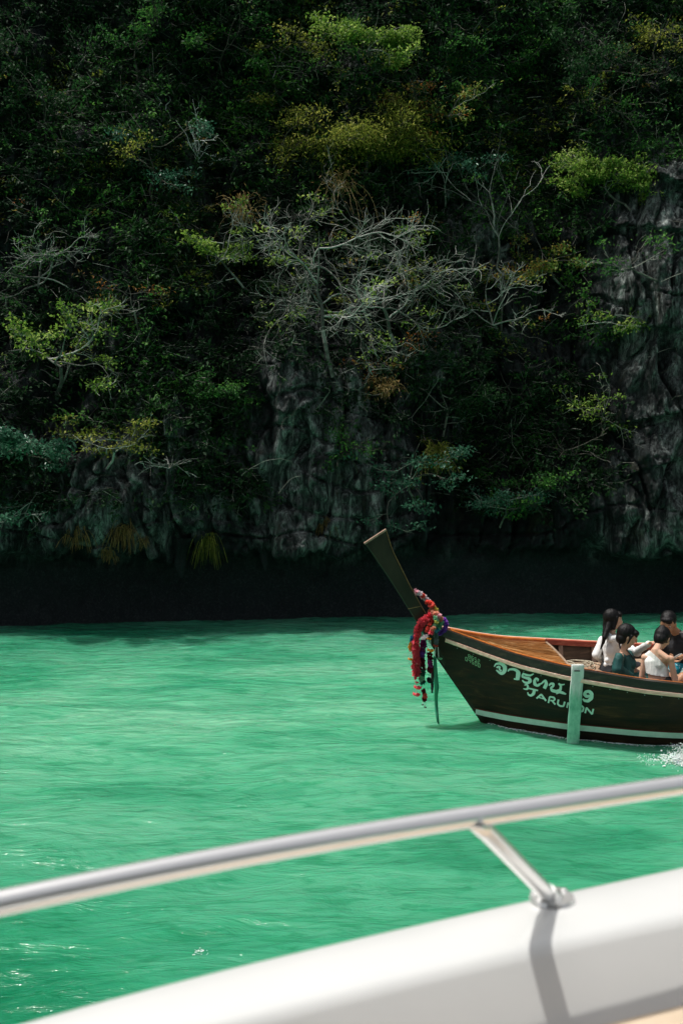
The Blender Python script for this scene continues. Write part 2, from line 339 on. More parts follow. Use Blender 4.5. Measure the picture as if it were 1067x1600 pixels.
def branchy(base, c_, rad3, n_tips, r0, lean, layered):
    S, tipsP = [], []; b = np.array(base); c_ = np.array(c_); rx, ry, rz = rad3
    low = c_-np.array([0, 0, rz*lean]); L_ = np.linalg.norm(low-b)+1e-6
    rt = min(.052, r0*(n_tips**.42)*.85); n = max(4, int(L_/.22)); tr = [b]; off = np.zeros(3)
    for i in range(1, n+1):
        off = off*.8+RNG.normal(size=3)*.05*min(1, L_); u = i/n; q_ = b*(1-u)+low*u+off*math.sin(math.pi*u); S.append((tr[-1], q_, rt*(1-.3*(i-1)/n), rt*(1-.3*i/n), RNG.uniform(.3, .7))); tr.append(q_)
    top = c_+np.array([RNG.normal()*rx*.2, 0, rz*.55]); tp_ = walk(tr[-1], top-tr[-1], np.linalg.norm(top-tr[-1]), rt*.5, .005, .16, .16, 0, S, .5)
    trunkpts = tr[int(len(tr)*.6):]+tp_[:int(len(tp_)*.75)]
    nl = int(np.clip(n_tips**.5*.42, 7, 13)); k2 = int(np.clip(n_tips**.5*.34, 3, 9)); k3 = max(2, int(round(n_tips/(nl*k2)*1.0)))
    for i in range(nl):
        st = trunkpts[RNG.integers(0, len(trunkpts))]; a = 2*math.pi*(i/nl)+RNG.normal()*.35; zz = RNG.uniform(-.6, .6)
        if layered: zz = round(zz*layered)/layered
        tgt = c_+np.array([np.sign(math.cos(a))*abs(math.cos(a))**.6*rx, math.sin(a)*ry, zz*rz])*RNG.uniform(.7, 1.08); v_ = tgt-st; Ln = np.linalg.norm(v_); t1 = RNG.uniform(.25, .95)
        P1 = walk(st, v_+np.array([0, 0, -.1*Ln]), Ln*1.05, rt*RNG.uniform(.22, .42), .005, .13, .17, .012, S, t1)
        for j in range(k2):
            m_ = RNG.integers(max(1, int(len(P1)*.25)), len(P1)); o = P1[m_]; dd_ = P1[m_]-P1[m_-1]; dd_ /= np.linalg.norm(dd_)+1e-9
            sd = np.cross(dd_, [0, 0, 1.])*RNG.choice([-1, 1])+RNG.normal(size=3)*.35; L2 = Ln*RNG.uniform(.22, .48)
            P2 = walk(o, dd_*.8+sd*.7+np.array([0, 0, RNG.normal()*.25]), L2, max(.006, rt*.13), .0038, .10, .22, .02, S, np.clip(t1+RNG.normal()*.2, 0, 1))
            for l in range(k3):
                m_ = RNG.integers(1, len(P2)); o = P2[m_]; dd_ = P2[m_]-P2[m_-1]; dd_ /= np.linalg.norm(dd_)+1e-9
                P3 = walk(o, dd_*.7+RNG.normal(size=3)*np.array([.6, .5, .4])+np.array([0, 0, .12]), L2*RNG.uniform(.25, .6), .0042, .0026, .08, .25, .03, S, np.clip(t1+RNG.normal()*.3, 0, 1)); tipsP += P3[1:]
            tipsP.append(P2[-1])
    return S, np.array(tipsP)
def plant_tree(pxy, base, crown, n_tips=120, leaf='green', nleaf=900, lsize=.085, bark='bark_grey', label='', name='tree', cat='tree',
               depth=.9, flat=1., off=.25, jit=.35, r0=.006, group=None, layered=0, lean=.35, lw=.5, spread=.10):
    bx, by = base; cx, cy = pxy; w_, h_ = crown
    bp = on_cliff(bx, by, -.05); cc = on_cliff(cx, cy, off+.1)
    yc = min(cc.y, bp.y-.1); cc = P(cx, cy, yc); s = yc/F
    rx, rz, ry = w_*s/2, h_*s/2, depth/2
    S_, TP = branchy(bp, cc, (rx, ry, rz), n_tips, r0*.8, lean, layered)
    a0 = np.array([q[0] for q in S_]); a1 = np.array([q[1] for q in S_]); q0 = np.array([q[2] for q in S_]); q1 = np.array([q[3] for q in S_]); tt = np.array([q[4] for q in S_])
    root = empty(name, bp, label, cat, group)
    link('trunk', sticks('trunk', a0, a1, q0, q1, 5, np.repeat(tt[None], 5, 0).ravel()), M[bark], root)
    if nleaf:
        nc = max(8, nleaf//16); cl_k = RNG.integers(0, len(TP), nc); cb = RNG.normal(0, .22, nc); w8 = RNG.integers(0, nc, nleaf)
        C = TP[cl_k[w8]]+rnd(nleaf, spread)*np.array([1.15, .9, .42]); D = rnd(nleaf)+np.array([0, -.2, -.15]); Nn = rnd(nleaf, .45)+np.array([-.15, -.1, 1.])
        tn = np.clip(RNG.normal(.45, .16, nleaf)+cb[w8], 0, 1)
        link('crown', leaves('crown', C, D, Nn, lsize*RNG.uniform(.6, 1.25, nleaf), lw, .12, tn), L[leaf], root)
    return root
def plume(pxy, size, n=40, label='', leaf='yellow', name='bamboo_clump', cat='bamboo', nl=26, lsize=.13, up=.6, bark='straw', off=.1, droop=1., lw=.26, foot=.45):
    cx, cy = pxy; w_, h_ = size; bp = on_cliff(cx, cy+h_*foot, off-.1); s = bp.y/F; W, H = w_*s/2, h_*s
    p0s, p1s, C, D = [], [], [], []
    for i in range(n):
        a = RNG.uniform(0, 2*math.pi); rr = RNG.uniform(.15, 1.); hx = math.cos(a)*W*rr; hy = -abs(math.sin(a))*min(W, .7)*rr*.8-.1
        tz = H*up*RNG.uniform(.5, 1.1); dz = H*droop*RNG.uniform(.0, .7)*rr; prev = np.array(bp)+RNG.normal(size=3)*.06
        o = prev.copy(); seg = 9
        for j in range(1, seg+1):
            u = j/seg; q_ = o+np.array([hx*u, hy*u, tz*math.sin(u*1.9)-dz*u*u])+RNG.normal(size=3)*.012
            p0s.append(prev); p1s.append(q_)
            for _ in range(nl//seg+1):
                if u > .25: C.append(prev+(q_-prev)*RNG.random()); D.append((q_-prev)/np.linalg.norm(q_-prev)+RNG.normal(size=3)*.8+np.array([0, 0, -.25]))
            prev = q_
    root = empty(name, bp, label, cat); m = len(p0s)
    link('stem', sticks('stem', p0s, p1s, np.full(m, .005), np.full(m, .003), 3), M[bark], root)['kind'] = 'stuff'
    if nl:
        C, D = np.array(C), np.array(D); tn = np.clip(RNG.normal(.5, .28, len(C)), 0, 1)
        link('foliage', leaves('foliage', C+rnd(len(C), .05), D, rnd(len(C), .5)+[0, -.3, 1], lsize*RNG.uniform(.6, 1.2, len(C)), lw, .03, tn), L[leaf], root)
    return root
def tuft(pxy, h, n, label, leaf='straw'):
    bp = on_cliff(pxy[0], pxy[1], .02); s = bp.y/F; H = h*s; C, D, Sz = [], [], []
    V0, V1 = [], []
    for i in range(n):
        o = np.array(bp)+RNG.normal(size=3)*np.array([.07, .03, .05]); dx = RNG.normal()*.25; prev = o; l = H*RNG.uniform(.5, 1.1)
        for j in range(1, 6):
            u = j/5; q_ = o+np.array([dx*l*u*1.4, -l*.35*u, l*(.35*math.sin(u*2.2)-.95*u*u)]); V0.append(prev); V1.append(q_); prev = q_
    m = len(V0); tn = np.repeat(np.clip(RNG.normal(.5, .3, m), 0, 1)[None], 3, 0).ravel()
    return tag(link('grass_tuft', sticks('grass_tuft', V0, V1, np.full(m, .006), np.full(m, .003), 3, tn), L[leaf]), label, 'grass tuft')

# --- undergrowth: the leafy cover nobody could count
def cover(n, leafk, thr, seed, zr, size, name, label, xr=(-10.5, 11.5), wfun=None, off=.12):
    x = RNG.uniform(*xr, n); z = RNG.uniform(*zr, n)
    m = perlin(x*.42+seed, z*.5, seed)+.55*perlin(x*1.3, z*1.5+seed, 3)+.4*perlin(x*3.5, z*3.5, seed*2)
    bare = .85*sst(5.2, 6.6, x)*sst(10.2, 8.5, z)+.9*bl(x, z, -.3, 3.2, 1.5, 1.7)+.6*bl(x, z, -4.7, 2.6, 1.9, 1.3)+1.0*sst(2.6, 1.8, z)
    m = m-bare+.25*sst(6, 11, z)
    keep = m > thr; x, z = x[keep], z[keep]; n = len(x)
    y = cliff_y(x, z)-.03; O = np.stack([x, y, z], 1); Dr = rnd(n)*np.array([.9, .3, .45])+np.array([0, -.55, .05]); Dr /= np.linalg.norm(Dr, axis=1)[:, None]; Ln = RNG.uniform(.15, .5, n)*off/.2
    kq = 13; ii = np.repeat(np.arange(n), kq); u = RNG.random(n*kq)**.7
    C = O[ii]+Dr[ii]*(Ln[ii]*u)[:, None]+rnd(n*kq, .055)*np.array([1.2, .8, .5])+np.stack([u*0, u*0, -.25*Ln[ii]*u*u], 1)
    D = Dr[ii]+rnd(n*kq, .7)+np.array([0, -.1, -.3]); Nn = rnd(n*kq, .4)+np.array([-.1, -.25, 1.]); cb = RNG.normal(0, .2, n)
    tn = np.clip(.42+.28*perlin(C[:, 0]*.35+9, C[:, 2]*.4, seed+8)+cb[ii]+.35*perlin(C[:, 0]*1.1, C[:, 2]*1.1, seed+4)+RNG.normal(0, .10, n*kq), 0, 1)
    o = tag(link(name, leaves(name, C, D, Nn, size*RNG.uniform(.55, 1.25, n*kq), .5, .12, tn), L[leafk]), label, 'undergrowth', kind='stuff')
    e = O+Dr*Ln[:, None]; mid = (O+e)/2+rnd(n, .03)
    p0, p1 = np.concatenate([O, mid]), np.concatenate([mid, e]); m2 = len(p0)
    tw_ = link('twigs', sticks('twigs', p0, p1, np.full(m2, .0055), np.full(m2, .004), 3, np.tile(RNG.uniform(0, .9, m2), 3)), M['bark_grey'], o); tw_['kind'] = 'stuff'
cover(24000, 'dark', -.12, 1.7, (2.2, 17), .11, 'undergrowth', 'dense dark green undergrowth clinging to the cliff face', off=.22)
cover(17000, 'green', .38, 5.2, (3.4, 17), .10, 'undergrowth', 'patches of mid green leaves over the cliff', off=.30)
cover(8000, 'yellow', .55, 8.9, (5, 17), .09, 'undergrowth', 'patches of olive yellow leaves among the cliff greenery', off=.30)
cover(2500, 'mixed', .62, 3.3, (5, 17), .08, 'undergrowth', 'scattered rusty and orange leaves among the cliff greenery', off=.32)
# loose dead twigs and lianas that hang everywhere in front of the rock
S_ = []
for i in range(700):
    x = RNG.uniform(-10, 11); z = RNG.uniform(3, 17); y = float(cliff_y(x, z))-.05
    if x > 5.2 and z < 8.5 and RNG.random() < .7: continue
    walk(np.array([x, y, z]), RNG.normal(size=3)*np.array([1, .25, .5])+np.array([0, -.5, -.1]), RNG.uniform(.3, 1.3), .008, .004, .10, .22, RNG.choice([-.05, .02]), S_, RNG.uniform(0, .8))
a0 = np.array([q[0] for q in S_]); a1 = np.array([q[1] for q in S_])
tag(link('dead_twigs', sticks('dead_twigs', a0, a1, np.array([q[2] for q in S_]), np.array([q[3] for q in S_]), 3, np.repeat(np.array([q[4] for q in S_])[None], 3, 0).ravel()), M['bark_grey']), 'loose dead twigs and lianas hanging over the cliff', 'twigs', kind='stuff')

T = plant_tree
# centre: the big leafless tree, its neighbours
T((495,420), (520,590), (400,200), 1500, 'bright', 900, .08, 'bark_pale', 'large leafless pale grey tree spreading over the middle of the cliff', 'bare_tree', depth=2.2, off=.9, jit=.55, r0=.0065, layered=3, lean=.35)
T((600,400), (622,570), (280,200), 900, 'mixed', 500, .08, 'bark_pale', 'slim leafless tree with straight pale trunk right of the large bare tree', 'bare_tree', depth=1.6, off=.8, jit=.5, r0=.006, layered=5, lean=.8)
T((575,300), (560,420), (150,170), 110, 'mixed', 0, .08, 'bark_grey', 'upright bare forked boughs in front of the yellow bamboo', 'bare_tree', depth=1.0, off=.7, jit=.35, r0=.006, lean=.9)
T((345,385), (400,470), (160,120), 110, 'bright', 1300, .09, 'bark_pale', 'bright lime leaved sapling left of the large bare tree', 'sapling', off=.8, layered=3)
T((770,455), (775,520), (190,150), 320, 'mixed', 420, .085, 'bark_pale', 'twisted pale tree with orange tipped leaves right of the centre', 'twisted_tree', depth=1.3, off=.6, jit=.5, lean=.7)
T((765,250), (783,520), (60,110), 30, 'green', 120, .08, 'bark_pale', 'tall straight pale trunk with a thin broken crown', 'slender_tree', depth=.5, off=.6, r0=.010, lean=.9)
T((700,250), (690,340), (110,110), 70, 'cool', 800, .08, 'bark_pale', 'blue green bush beside the tall straight pale trunk', 'shrub', 'shrub', off=.5, layered=3)
# right
T((945,270), (985,330), (140,130), 120, 'bright', 4600, .085, 'bark_grey', 'bright green bushy tree on top of the grey rock buttress', 'leafy_tree', off=.5)
T((900,250), (915,330), (60,110), 50, 'bright', 900, .075, 'bark_grey', 'narrow bright shrub at the left of the buttress top', 'shrub', 'shrub', off=.4)
T((860,400), (880,450), (150,110), 110, 'mixed', 2200, .08, 'bark_grey', 'bush with yellow and orange leaves left of the grey buttress', 'shrub', 'shrub', off=.5)
T((985,410), (1030,440), (150,50), 60, 'green', 350, .09, 'bark_grey', 'thin branch with sparse green leaves crossing the grey buttress', 'shrub', 'shrub', off=.45, layered=2)
T((955,495), (900,525), (115,50), 90, 'bright', 480, .09, 'bark_pale', 'flat topped pale branch with bright leaves on the buttress flank', 'shrub', 'shrub', off=.5, layered=2)
T((945,640), (935,690), (150,130), 80, 'bright', 420, .085, 'bark_grey', 'thin multi stemmed sapling low on the grey buttress', 'sapling', off=.4, layered=3)
T((900,700), (905,770), (120,60), 60, 'green', 240, .07, 'bark_dark', 'sparse low shrub under the sapling on the buttress', 'shrub', 'shrub', off=.25)
T((830,760), (850,810), (110,90), 80, 'green', 900, .09, 'bark_dark', 'dark green sapling just above the tidal notch at right', 'sapling', off=.35, layered=3)
T((800,600), (790,660), (120,90), 70, 'dark', 800, .09, 'bark_dark', 'dim dark shrub in the hollow left of the buttress', 'shrub', 'shrub', off=.3)
# lower middle
T((640,735), (650,790), (170,90), 100, 'cool', 1500, .085, 'bark_grey', 'silvery leaved bush hanging over the notch left of centre right', 'shrub', 'shrub', off=.5)
T((790,785), (780,830), (120,60), 80, 'cool', 1200, .08, 'bark_grey', 'low silvery bush hanging above the dark notch right of the prow', 'shrub', 'shrub', off=.45)
T((700,620), (690,690), (170,110), 110, 'dark', 1700, .085, 'bark_grey', 'dark rounded shrub above the drooping yellow bamboo', 'shrub', 'shrub', off=.4)
T((610,560), (600,620), (130,70), 70, 'rust', 500, .07, 'bark_grey', 'rusty brown leaved scrub at the foot of the slim bare tree', 'shrub', 'shrub', off=.3)
T((550,690), (560,740), (90,60), 40, 'green', 350, .08, 'bark_dark', 'small green shrub on the pale rock face', 'shrub', 'shrub', off=.2)
# left
T((95,528), (85,640), (270,100), 420, 'bright', 2000, .09, 'bark_pale', 'pale layered tree reaching in from the left edge over dark bushes', 'layered_tree', depth=1.6, off=.7, jit=.45, layered=3, lean=.9)
T((60,390), (70,470), (240,120), 460, 'green', 700, .075, 'bark_pale', 'fine twigged bare tree near the left edge above the layered tree', 'bare_tree', depth=1.2, off=.5, jit=.5, layered=4, lean=.9)
T((45,690), (50,760), (130,130), 120, 'cool', 2200, .10, 'bark_dark', 'glossy dark green bush low at the left edge', 'shrub', 'shrub', off=.6, lw=.55)
T((40,790), (30,830), (110,70), 60, 'cool', 500, .09, 'bark_pale', 'hanging bush with bare twig ends below the glossy bush', 'shrub', 'shrub', off=.6)
T((180,690), (165,735), (150,60), 100, 'yellow', 800, .075, 'bark_pale', 'olive leaved shrub with pale twigs above the left rock columns', 'shrub', 'shrub', off=.7)
T((265,725), (235,715), (70,40), 30, 'green', 0, .08, 'bark_pale', 'bare hooked twigs at the right end of the olive shrub', 'bare_twigs', 'branch', off=.5)
T((340,605), (350,650), (140,50), 90, 'green', 1500, .075, 'bark_dark', 'dense green shrub below the left end of the large bare tree', 'shrub', 'shrub', off=.6)
T((210,470), (225,560), (110,90), 80, 'rust', 260, .07, 'bark_grey', 'thin brown scrub left of the large bare tree', 'shrub', 'shrub', off=.4)
T((240,240), (240,330), (150,130), 110, 'cool', 1500, .075, 'bark_dark', 'blue green bush high on the left of the cliff', 'shrub', 'shrub', off=.5)
T((205,235), (210,270), (60,50), 40, 'yellow', 300, .08, 'bark_dark', 'small yellow leaved shrub in the upper left', 'shrub', 'shrub', off=.75)
T((310,215), (318,250), (60,70), 90, 'mixed', 40, .07, 'bone', 'ghostly white dead twig spray in the upper left', 'dead_twigs', 'branch', off=.5, jit=.6, lean=.9)
T((70,160), (80,240), (160,120), 110, 'dark', 1200, .085, 'bark_dark', 'dark leafy bush near the upper left corner', 'shrub', 'shrub', off=.5)
T((210,70), (215,130), (160,110), 100, 'green', 900, .085, 'bark_dark', 'loose green bush at the top left of the cliff', 'shrub', 'shrub', off=.45)
# top
T((575,55), (600,150), (130,130), 130, 'bright', 3800, .085, 'bark_grey', 'bright green tree at the top centre of the cliff', 'leafy_tree', off=.6)
T((470,60), (465,130), (120,120), 90, 'yellow', 700, .075, 'bark_dark', 'dim yellow green tree left of the top centre tree', 'leafy_tree', off=.5)
T((350,60), (355,140), (130,110), 90, 'green', 1000, .08, 'bark_dark', 'loose leafed dark green tree at upper left of centre', 'leafy_tree', off=.45)
T((700,160), (705,230), (110,120), 90, 'mixed', 700, .085, 'bark_grey', 'tree with cream and rust coloured leaves right of top centre', 'leafy_tree', off=.6)
T((640,170), (645,230), (90,110), 60, 'rust', 420, .075, 'bark_dark', 'red tinged shrub between the two top centre trees', 'shrub', 'shrub', off=.5)
T((790,100), (800,160), (150,90), 100, 'green', 1200, .08, 'bark_dark', 'mid green bush high at right of centre', 'shrub', 'shrub', off=.45)
T((930,90), (940,160), (170,120), 110, 'dark', 1500, .085, 'bark_dark', 'dim dark bush in the upper right of the cliff', 'shrub', 'shrub', off=.5)
T((1020,60), (1040,130), (110,120), 90, 'yellow', 600, .075, 'bark_dark', 'brownish green bush at the top right corner', 'shrub', 'shrub', off=.5)
T((960,160), (985,215), (120,70), 70, 'green', 500, .08, 'bark_dark', 'sparse spray of leaves above the buttress tree', 'shrub', 'shrub', off=.5)
T((470,330), (480,400), (90,110), 80, 'dark', 500, .08, 'bark_grey', 'dark sapling behind the large bare tree', 'sapling', off=.3)
T((440,150), (450,230), (120,110), 90, 'yellow', 1300, .075, 'bark_dark', 'olive yellow tree above the yellow bamboo thicket', 'leafy_tree', off=.5)
# bamboo plumes
T((575,225), (570,300), (200,120), 300, 'yellow', 9500, .105, 'bark_dark', 'large golden green bamboo clump in the upper middle of the cliff', 'bamboo_clump', 'bamboo', off=.6, lw=.22, spread=.23)
T((480,205), (490,280), (150,150), 160, 'yellow', 2600, .10, 'bark_dark', 'smaller olive bamboo clump left of the golden clump', 'bamboo_clump', 'bamboo', off=.4, lw=.2, spread=.15)
plume((380,310), (110,90), 34, 'arching straw coloured bamboo stems left of centre', nl=6, lsize=.11, up=.5, off=.5, leaf='straw', droop=1.3)
plume((530,310), (130,110), 26, 'thin drooping straw stems under the golden bamboo', nl=3, lsize=.10, up=.3, off=.7, leaf='straw', droop=1.5, foot=-.1)
plume((680,690), (100,90), 50, 'drooping yellow bamboo above the silvery bush', nl=26, lsize=.12, up=.45, off=.5, droop=1.1, leaf='yellow')
plume((600,590), (90,60), 36, 'brown dry grass clump at the foot of the slim bare tree', nl=16, lsize=.09, up=.5, leaf='straw', off=.3, name='dry_grass_clump', cat='grass')
for xy, h, n, lb in (((195,828),45,70,'straw yellow grass tuft hanging on the left rock columns'), ((118,832),40,50,'pale dry grass tuft at the far left rock column'),
                     ((168,862),22,40,'small brown grass tuft by the lip of the left rock'), ((325,845),55,60,'long olive grass tuft hanging right of the left columns'),
                     ((510,815),30,35,'thin dry grass tuft on the pale central rock'), ((225,845),20,24,'tiny dry grass tuft right of the straw yellow one')):
    tuft(xy, h, n, lb, 'yellow' if 'olive' in lb else 'straw')
# pale hanging roots
def roots(px, py0, py1, label, n=3, r=.012):
    V0, V1 = [], []
    for i in range(n):
        x = px+RNG.normal()*5; prev = None
        for j in range(15):
            q_ = np.array(on_cliff(x+RNG.normal()*1.6+4*math.sin(j*.7+i), py0+(py1-py0)*j/14, .12+.05*math.sin(j+i)))
            if prev is not None: V0.append(prev); V1.append(q_)
            prev = q_
    m = len(V0); tag(link('hanging_root', sticks('hanging_root', V0, V1, np.full(m, r), np.full(m, r*.9), 4), M['bone']), label, 'root')
roots(437, 55, 125, 'pale hanging root high left of the top centre tree', 2, .014)
roots(250, 150, 200, 'short pale root strand in the upper left', 2)


# ================================================================ LONGTAIL BOAT
BX, BY = 1.80, 12.55
HEEL = R(1.6)
boat = empty('longtail_boat', (BX, BY, 0), 'dark brown wooden longtail boat with tall prow and orange varnished foredeck', 'boat')
boat.rotation_euler = (HEEL, 0, 0)
BM = Matrix.Translation((BX, BY, 0)) @ Matrix.Rotation(HEEL, 4, 'X')
BMI = BM.inverted()
def bpart(name, V, Fc, m, parent=None, smooth=True, ang=30, label=None):
    """vertices in boat coordinates: x astern of the stem, y across (away from viewer), z up"""
    me = npmesh(name, np.array(V, float), [np.array(f) for f in Fc] if isinstance(Fc, list) and np.ndim(Fc[0]) == 2 else np.array(Fc), smooth)
    smoothang(me, ang); o = bpy.data.objects.new(name, me); COL.objects.link(o); me.materials.append(m); o.parent = parent or boat
    if label: o['label'] = label
    return o
def itp(s, t): return np.interp(s, [a for a, b in t], [b for a, b in t])
ZG = [(-.62,1.27), (-.5,1.235), (-.08,1.115), (.34,1.01), (.9,.925), (1.7,.835), (2.3,.79), (4,.74), (6,.76), (8,.84), (9,.90)]
BG = [(-.62,.045), (-.5,.10), (-.3,.20), (-.08,.32), (.34,.57), (.9,.84), (1.7,1.07), (2.3,1.15), (4,1.2), (6,1.12), (8,.88), (9,.70)]
ZB = [(-1.0,1.5), (-.62,.90), (-.54,.785), (0,0), (.25,-.28), (.8,-.36), (4,-.4), (8,-.3), (9,-.1)]
PP = [(-.6,.9), (0,.62), (.5,.42), (.95,.33), (2.1,.26), (9,.24)]
def sm(tab):                       # smooth the station tables
    xs_ = np.linspace(tab[0][0], tab[-1][0], 400); v_ = itp(xs_, tab); kx = np.ones(13)/13
    vp = np.pad(v_, 6, mode='edge'); vs_ = np.convolve(vp, kx, 'valid'); vs_[0] = v_[0]; vs_[-1] = v_[-1]
    return list(zip(xs_, vs_))
ZG, BG = sm(ZG), sm(BG)
def hull(s, z):
    """half breadth of the hull outside at station s, height z"""
    zg, bgv, zb, p = itp(s, ZG), itp(s, BG), itp(s, ZB), itp(s, PP)
    t = np.clip((z-zb)/(zg-zb), 0, 1); return .03+(bgv-.03)*t**p
# wood
mh = mat('hull_wood', (.03,.016,.010), .5, coat=.0, spec=.25); k = N(mh); v = k.coords((.5,1,3.5))
f = k.noise(v, 3.2, 8, .65, .5); k.l(k.ramp(f, [(.35, (.009,.004,.003)), (.55, (.026,.011,.006)), (.72, (.085,.038,.016))]), k.b.inputs['Base Color'])
f2 = k.noise(v, 14, 6, .65); k.l(k.bump(f2, .35, .008), k.b.inputs['Normal'])
k.l(k.ramp(f, [(.3, (.4,.4,.4)), (.7, (.65,.65,.65))]), k.b.inputs['Roughness'])
def wood(name, a, b_, c_, sc=(.8,7,7), rough=.45, coat=0., s=3.):
    m = mat(name, a, rough, coat=coat); kk = N(m); kk.b.inputs['Coat Roughness'].default_value = .12; vv = kk.coords(sc); ff = kk.noise(vv, s, 8, .65, .6)
    oi = kk.n('ShaderNodeObjectInfo'); col = kk.ramp(ff, [(.32, a), (.52, b_), (.70, c_)])
    hs = kk.n('ShaderNodeHueSaturation'); mr_ = kk.n('ShaderNodeMapRange'); mr_.inputs[3].default_value = .75; mr_.inputs[4].default_value = 1.2
    kk.l(oi.outputs['Random'], mr_.inputs[0]); kk.l(mr_.outputs[0], hs.inputs['Value']); kk.l(col, hs.inputs['Color']); kk.l(hs.outputs[0], kk.b.inputs['Base Color'])
    kk.l(kk.bump(kk.noise(vv, s*4, 5, .6), .3, .004), kk.b.inputs['Normal']); return m
m_deck = wood('varnished_deck', (.07,.022,.007), (.46,.18,.05), (.90,.62,.32), sc=(1.1,9,9), rough=.28, coat=1.0, s=3.2)
m_orange = wood('orange_edge', (.42,.10,.02), (.60,.17,.03), (.70,.30,.08), rough=.35, coat=.3)
m_cap = wood('black_gunwale', (.010,.008,.007), (.022,.017,.013), (.06,.045,.03), rough=.45)
m_strake = wood('pink_strake', (.55,.30,.23), (.78,.48,.38), (.90,.68,.57), rough=.6)
m_floor = wood('worn_floor', (.22,.14,.09), (.38,.26,.17), (.52,.38,.27), (.9,5,5), rough=.7)
m_rib = wood('rib_wood', (.20,.12,.08), (.33,.21,.15), (.45,.32,.24), (5,5,.8), rough=.7)
m_inner = wood('inner_planking', (.035,.022,.014), (.09,.055,.032), (.17,.11,.065), (.6,3,8), rough=.65)
m_red = wood('red_rail', (.20,.025,.015), (.36,.06,.03), (.52,.17,.09), rough=.5)
m_mint = noisy('mint_paint', (.58,.76,.66), (.72,.85,.78), 9, .55, (1,1,1), .2, .004)
m_redline = noisy('red_paint', (.10,.015,.01), (.18,.03,.02), 8)
m_prow = noisy('prow_olive_wood', (.012,.010,.005), (.028,.023,.012), 3, .5, (2,2,.8), .2, .004, spec=.3)
m_post = noisy('weathered_white_board', (.55,.58,.55), (.80,.82,.79), 7, .7, (3,3,.7), .4, .006)
k = N(m_post); g_ = k.n('ShaderNodeNewGeometry'); sx = k.n('ShaderNodeSeparateXYZ'); k.l(g_.outputs['Position'], sx.inputs[0])
nz = k.noise(k.coords((4,4,1)), 5, 5); ad = k.n('ShaderNodeMath', operation='MULTIPLY_ADD'); k.l(nz, ad.inputs[0]); ad.inputs[1].default_value = .35; k.l(sx.outputs[2], ad.inputs[2])
mr_ = k.n('ShaderNodeMapRange'); mr_.inputs[1].default_value = .72; mr_.inputs[2].default_value = .86; k.l(ad.outputs[0], mr_.inputs[0])
old = k.b.inputs['Base Color'].links[0].from_socket
grn = k.ramp(k.noise(k.coords((2,2,1)), 6, 6, .7), [(.35, (.14,.40,.28)), (.7, (.38,.68,.54))])  # board turns green towards the waterline
k.l(k.mix(mr_.outputs[0], grn, old), k.b.inputs['Base Color'])

S = np.concatenate([np.linspace(-.62, 2.6, 90), np.linspace(2.75, 9, 40)]); NT = 26
V = []
for side in (-1, 1):
    for s in S:
        zg, zb = itp(s, ZG), itp(s, ZB)
        for j in range(NT):
            t = (j/(NT-1))**1.3; z = zg-.005+(zb-zg)*t
            y = side*hull(s, z); lap = .004*(((z+.02*0)*9) % 1.0)
            V.append((s, y+side*(-lap), z))
ns = len(S); Fq = []
for sd in (0, 1):
    o = sd*ns*NT
    a = np.arange(o, o+ns*NT).reshape(ns, NT)
    qd = np.stack([a[:-1,:-1], a[1:,:-1], a[1:,1:], a[:-1,1:]], -1).reshape(-1, 4); Fq.append(qd[:, ::-1] if sd == 0 else qd)
a = np.arange(ns*NT).reshape(ns, NT); b_ = a+ns*NT
keel = np.stack([a[:-1,-1], a[1:,-1], b_[1:,-1], b_[:-1,-1]], -1); tr = np.stack([a[-1,:-1], a[-1,1:], b_[-1,1:], b_[-1,:-1]], -1)
bow = np.stack([a[0,:-1], a[0,1:], b_[0,1:], b_[0,:-1]], -1)[:, ::-1]
bpart('hull', V, np.concatenate(Fq+[keel, tr, bow]), mh)
# strips that run along the sheer: profile in (outward, z) offsets from the gunwale point
def strip(name, prof, m, side, s0, s1, parent=None, n=90, follow='gun', label=None):
    ss = np.linspace(s0, s1, n); V = []; kf = len(prof)
    for s in ss:
        zg, bgv = itp(s, ZG), itp(s, BG)
        for (o, dz) in prof:
            if follow == 'gun': y = bgv+o; z = zg+dz
            else: z = follow(s)+dz; y = float(hull(s, z))+o
            V.append((s, side*y, z))
    Fq = [[i*kf+j, i*kf+(j+1) % kf, (i+1)*kf+(j+1) % kf, (i+1)*kf+j] for i in range(n-1) for j in range(kf)]
    if side > 0: Fq = [f[::-1] for f in Fq]
    o = bpart(name, V, np.array(Fq), m, parent, ang=40, label=label)
    return o
for sd in (-1, 1):
    strip('gunwale_cap', [(.030,.012), (.034,-.082), (-.01,-.085), (-.055,-.02), (-.055,.014)], m_cap if sd < 0 else m_strake, sd, -.55, 9)
    strip('rub_strake', [(.026,-.092), (.040,-.096), (.040,-.136), (.022,-.146), (-.02,-.14), (-.02,-.092)], m_strake, sd, -.50, 9)
    strip('waterline_stripe', [(.006,0), (.006,-.075), (-.01,-.075), (-.01,0)], m_mint, sd, -.10, 9, follow=lambda s: .215-.02*min(s, 2))
    strip('red_line', [(.006,.014), (.006,.003), (-.01,.003), (-.01,.014)], m_redline, sd, -.12, 9, follow=lambda s: .215-.02*min(s, 2))
    strip('orange_edge_board', [(-.058,.020), (-.135,.018), (-.135,-.03), (-.058,-.03)], m_orange, sd, -.42, .93)
    if sd == 1: strip('red_inner_rail', [(-.058,.022), (-.11,.018), (-.112,-.05), (-.058,-.05)], m_red, sd, .95, 9, label='inner rail with worn red paint on the far side')
    else: strip('inner_rail', [(-.058,.016), (-.10,.014), (-.10,-.03), (-.058,-.03)], m_orange, sd, .95, 9)
